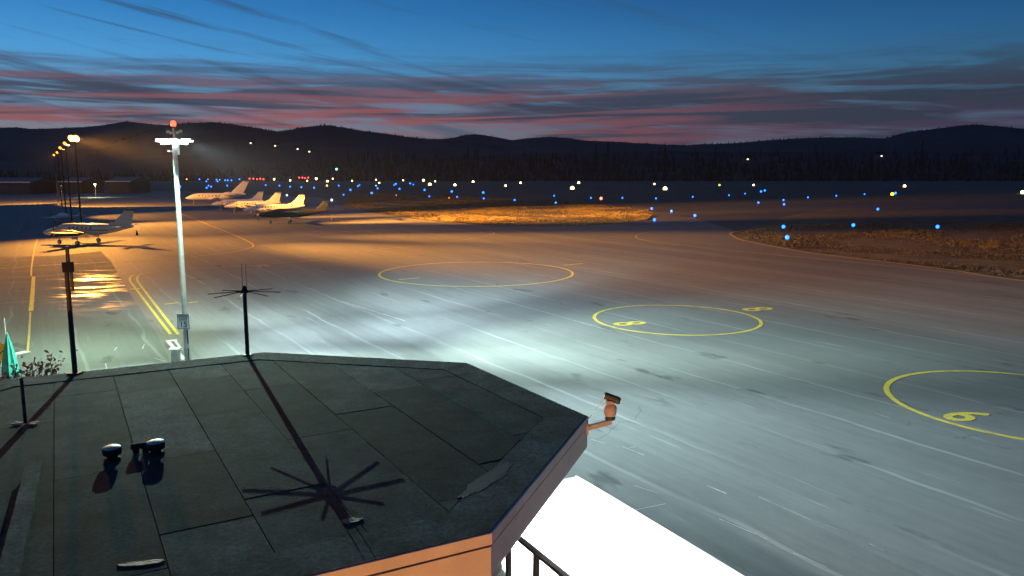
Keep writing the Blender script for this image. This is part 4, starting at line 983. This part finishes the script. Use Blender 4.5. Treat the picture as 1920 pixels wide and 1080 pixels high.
# houses with lit windows on the hillsides
for px, py, Y, lab, em in [(470, 268, 1500, 'leftmost small lit house high on the wooded ridge', 'house'), (516, 273, 1490, 'brightest small lit house on the wooded ridge', 'house'), (558, 279, 1480, 'third lit house from the left on the ridge', 'house'), (580, 284, 1460, 'rightmost lit house of the four on the ridge', 'house'), (1653, 292, 1060, 'lit house in the dark forest at the right', 'house'), (1402, 298, 1050, 'faint lit house in the dark forest right of centre', 'house')]:
    q = at_y(px, py, Y); h = empty('hillside_house', (q.x, Y, q.z - 2)); k = Y / 1900
    MB().box((0, 4, 0), (11, 8, 8)).build('wall', M_['house'], h); MB().add([(-6.2, -.6, 4), (6.2, -.6, 4), (6.2, 4, 7), (-6.2, 4, 7), (6.2, 8.6, 4), (-6.2, 8.6, 4)], [(0, 1, 2, 3), (3, 2, 4, 5), (0, 3, 5), (1, 4, 2)]).build('roof', M_['hill'], h)
    w_ = MB().box((0, -.10, 1.6), (3.6 * k, .2, 2.6 * k)).build('window', E_['house'], h)
    tag(h, lab, 'house', 'lit houses on the hills')
q = at_y(631, 317, DMAX); gb = empty('beacon_tower', (q.x, DMAX, 0)); tag(gb, 'green airport beacon on a dark mast above the runway lights', 'beacon')
MB().rod((0, 0, 0), (0, 0, q.z - .8), .5, .3, 8).build('mast', M_['dark_steel'], gb); MB().lathe((0, 0, q.z - .9), [(.7, 0), (1.1, .5), (1.1, 1.3), (.6, 1.8)], 12).build('lens', E_['green'], gb, True)

# ================================================================== GARDEN CORNER AT THE LEFT
q = at(22, 712); q = at(21, 706, .62); um = empty('patio_umbrella', (q.x, q.y, 0)); tag(um, 'closed teal patio umbrella standing by the pavement corner', 'umbrella')
MB().rod((0, 0, .05), (0, 0, 2.72), .025, n=8).build('pole', M_['steel'], um); MB().lathe((0, 0, 0), [(.26, 0), (.26, .06), (.06, .10)], 14).build('base', M_['concrete'], um)
rings = []
for h_, r_ in ((.62, .30), (.9, .30), (1.4, .24), (2.0, .15), (2.5, .06), (2.66, .03)):
    rings.append([Vector((r_ * (1 + .25 * (i % 2)) * math.cos(2 * PI * i / 16), r_ * (1 + .25 * (i % 2)) * math.sin(2 * PI * i / 16), h_)) for i in range(16)])
MB().loft(rings).build('canopy', M_['teal'], um); MB().lathe((0, 0, 1.2), [(.30, 0), (.31, .05), (.29, .08)], 12).build('tie_strap', M_['teal'], um)
q = at(9, 660, 1.55); yb = empty('yellow_banner', (q.x, q.y, 0)); tag(yb, 'yellow canvas panel on a thin pale pole at the left edge', 'banner')
MB().box((-.18, -.05, 1.55), (.95, .05, .85)).build('panel', M_['ycanvas'], yb); MB().rod((.12, 0, 0), (.12, 0, 3.2), .028, n=8).build('pole', M_['sign_white'], yb); MB().box((-.18, -.085, 1.5), (1.05, .01, .05), 0, Matrix.Rotation(R(-38), 3, 'Y')).build('strap', M_['dark_steel'], yb)
MB().lathe((.12, 0, 0), [(.25, 0), (.25, .06), (.05, .1)], 12).build('foot', M_['concrete'], yb)
# small garden tree whose crown shows over the roof edge
q = at_y(36, 690, 24.5); tr = empty('garden_tree', (q.x, q.y, 0)); tag(tr, 'small garden tree with pale pinkish leaves behind the left roof edge', 'tree')
r3 = random.Random(5); tk = MB(); br = MB(); leaf = MB(); leaf2 = MB()
tk.rod((0, 0, 0), (0, 0, 2.4), .11, .07, 8); tips = []
for k in range(14):
    a_ = r3.uniform(0, 2 * PI); z_ = r3.uniform(1.8, 2.4); p0 = Vector((0, 0, z_)); ln = r3.uniform(1.0, 1.9); up_ = r3.uniform(.55, 1.3)
    p1 = p0 + Vector((math.cos(a_) * ln * .55, math.sin(a_) * ln * .55, up_)); br.rod(p0, p1, .035, .018, 5)
    for j in range(3):
        p2 = p1 + Vector((r3.uniform(-.5, .5), r3.uniform(-.5, .5), r3.uniform(.0, .6))); br.rod(p1, p2, .015, .006, 4); tips.append(p2); tips.append((p1 + p2) / 2)
for p in tips:
    for j in range(16):
        c = p + Vector((r3.gauss(0, .16), r3.gauss(0, .16), r3.gauss(0, .12))); s_ = r3.uniform(.04, .09); u_ = Vector((r3.gauss(0, 1), r3.gauss(0, 1), r3.gauss(0, 1))).normalized(); w_ = u_.orthogonal().normalized()
        (leaf if r3.random() < .6 else leaf2).add([c - u_ * s_, c + w_ * s_ * .5, c + u_ * s_, c - w_ * s_ * .5], [(0, 1, 2, 3)])  # leaves picked at random get the darker leaf colour
tk.build('trunk', M_['bark'], tr); br.build('limbs', M_['bark'], tr); cr = leaf.build('crown', M_['leaf'], tr); leaf2.build('darker_leaves', M_['leaf_dark'], cr)

# ================================================================== HAZE
hz_ = MB().box((0, 1950, 138), (7600, 4700, 282)).build('haze', None); tag(hz_, 'thin evening haze over the airfield', 'haze', kind='stuff')
hm = bpy.data.materials.new('haze'); hm.use_nodes = True; nt = hm.node_tree; nt.nodes.clear()
pv = nt.nodes.new('ShaderNodeVolumePrincipled'); pv.inputs['Color'].default_value = (.85, .9, 1, 1); pv.inputs['Density'].default_value = 0.00004; pv.inputs['Anisotropy'].default_value = 0.2
ou = nt.nodes.new('ShaderNodeOutputMaterial'); nt.links.new(pv.outputs[0], ou.inputs['Volume']); hz_.data.materials.append(hm)
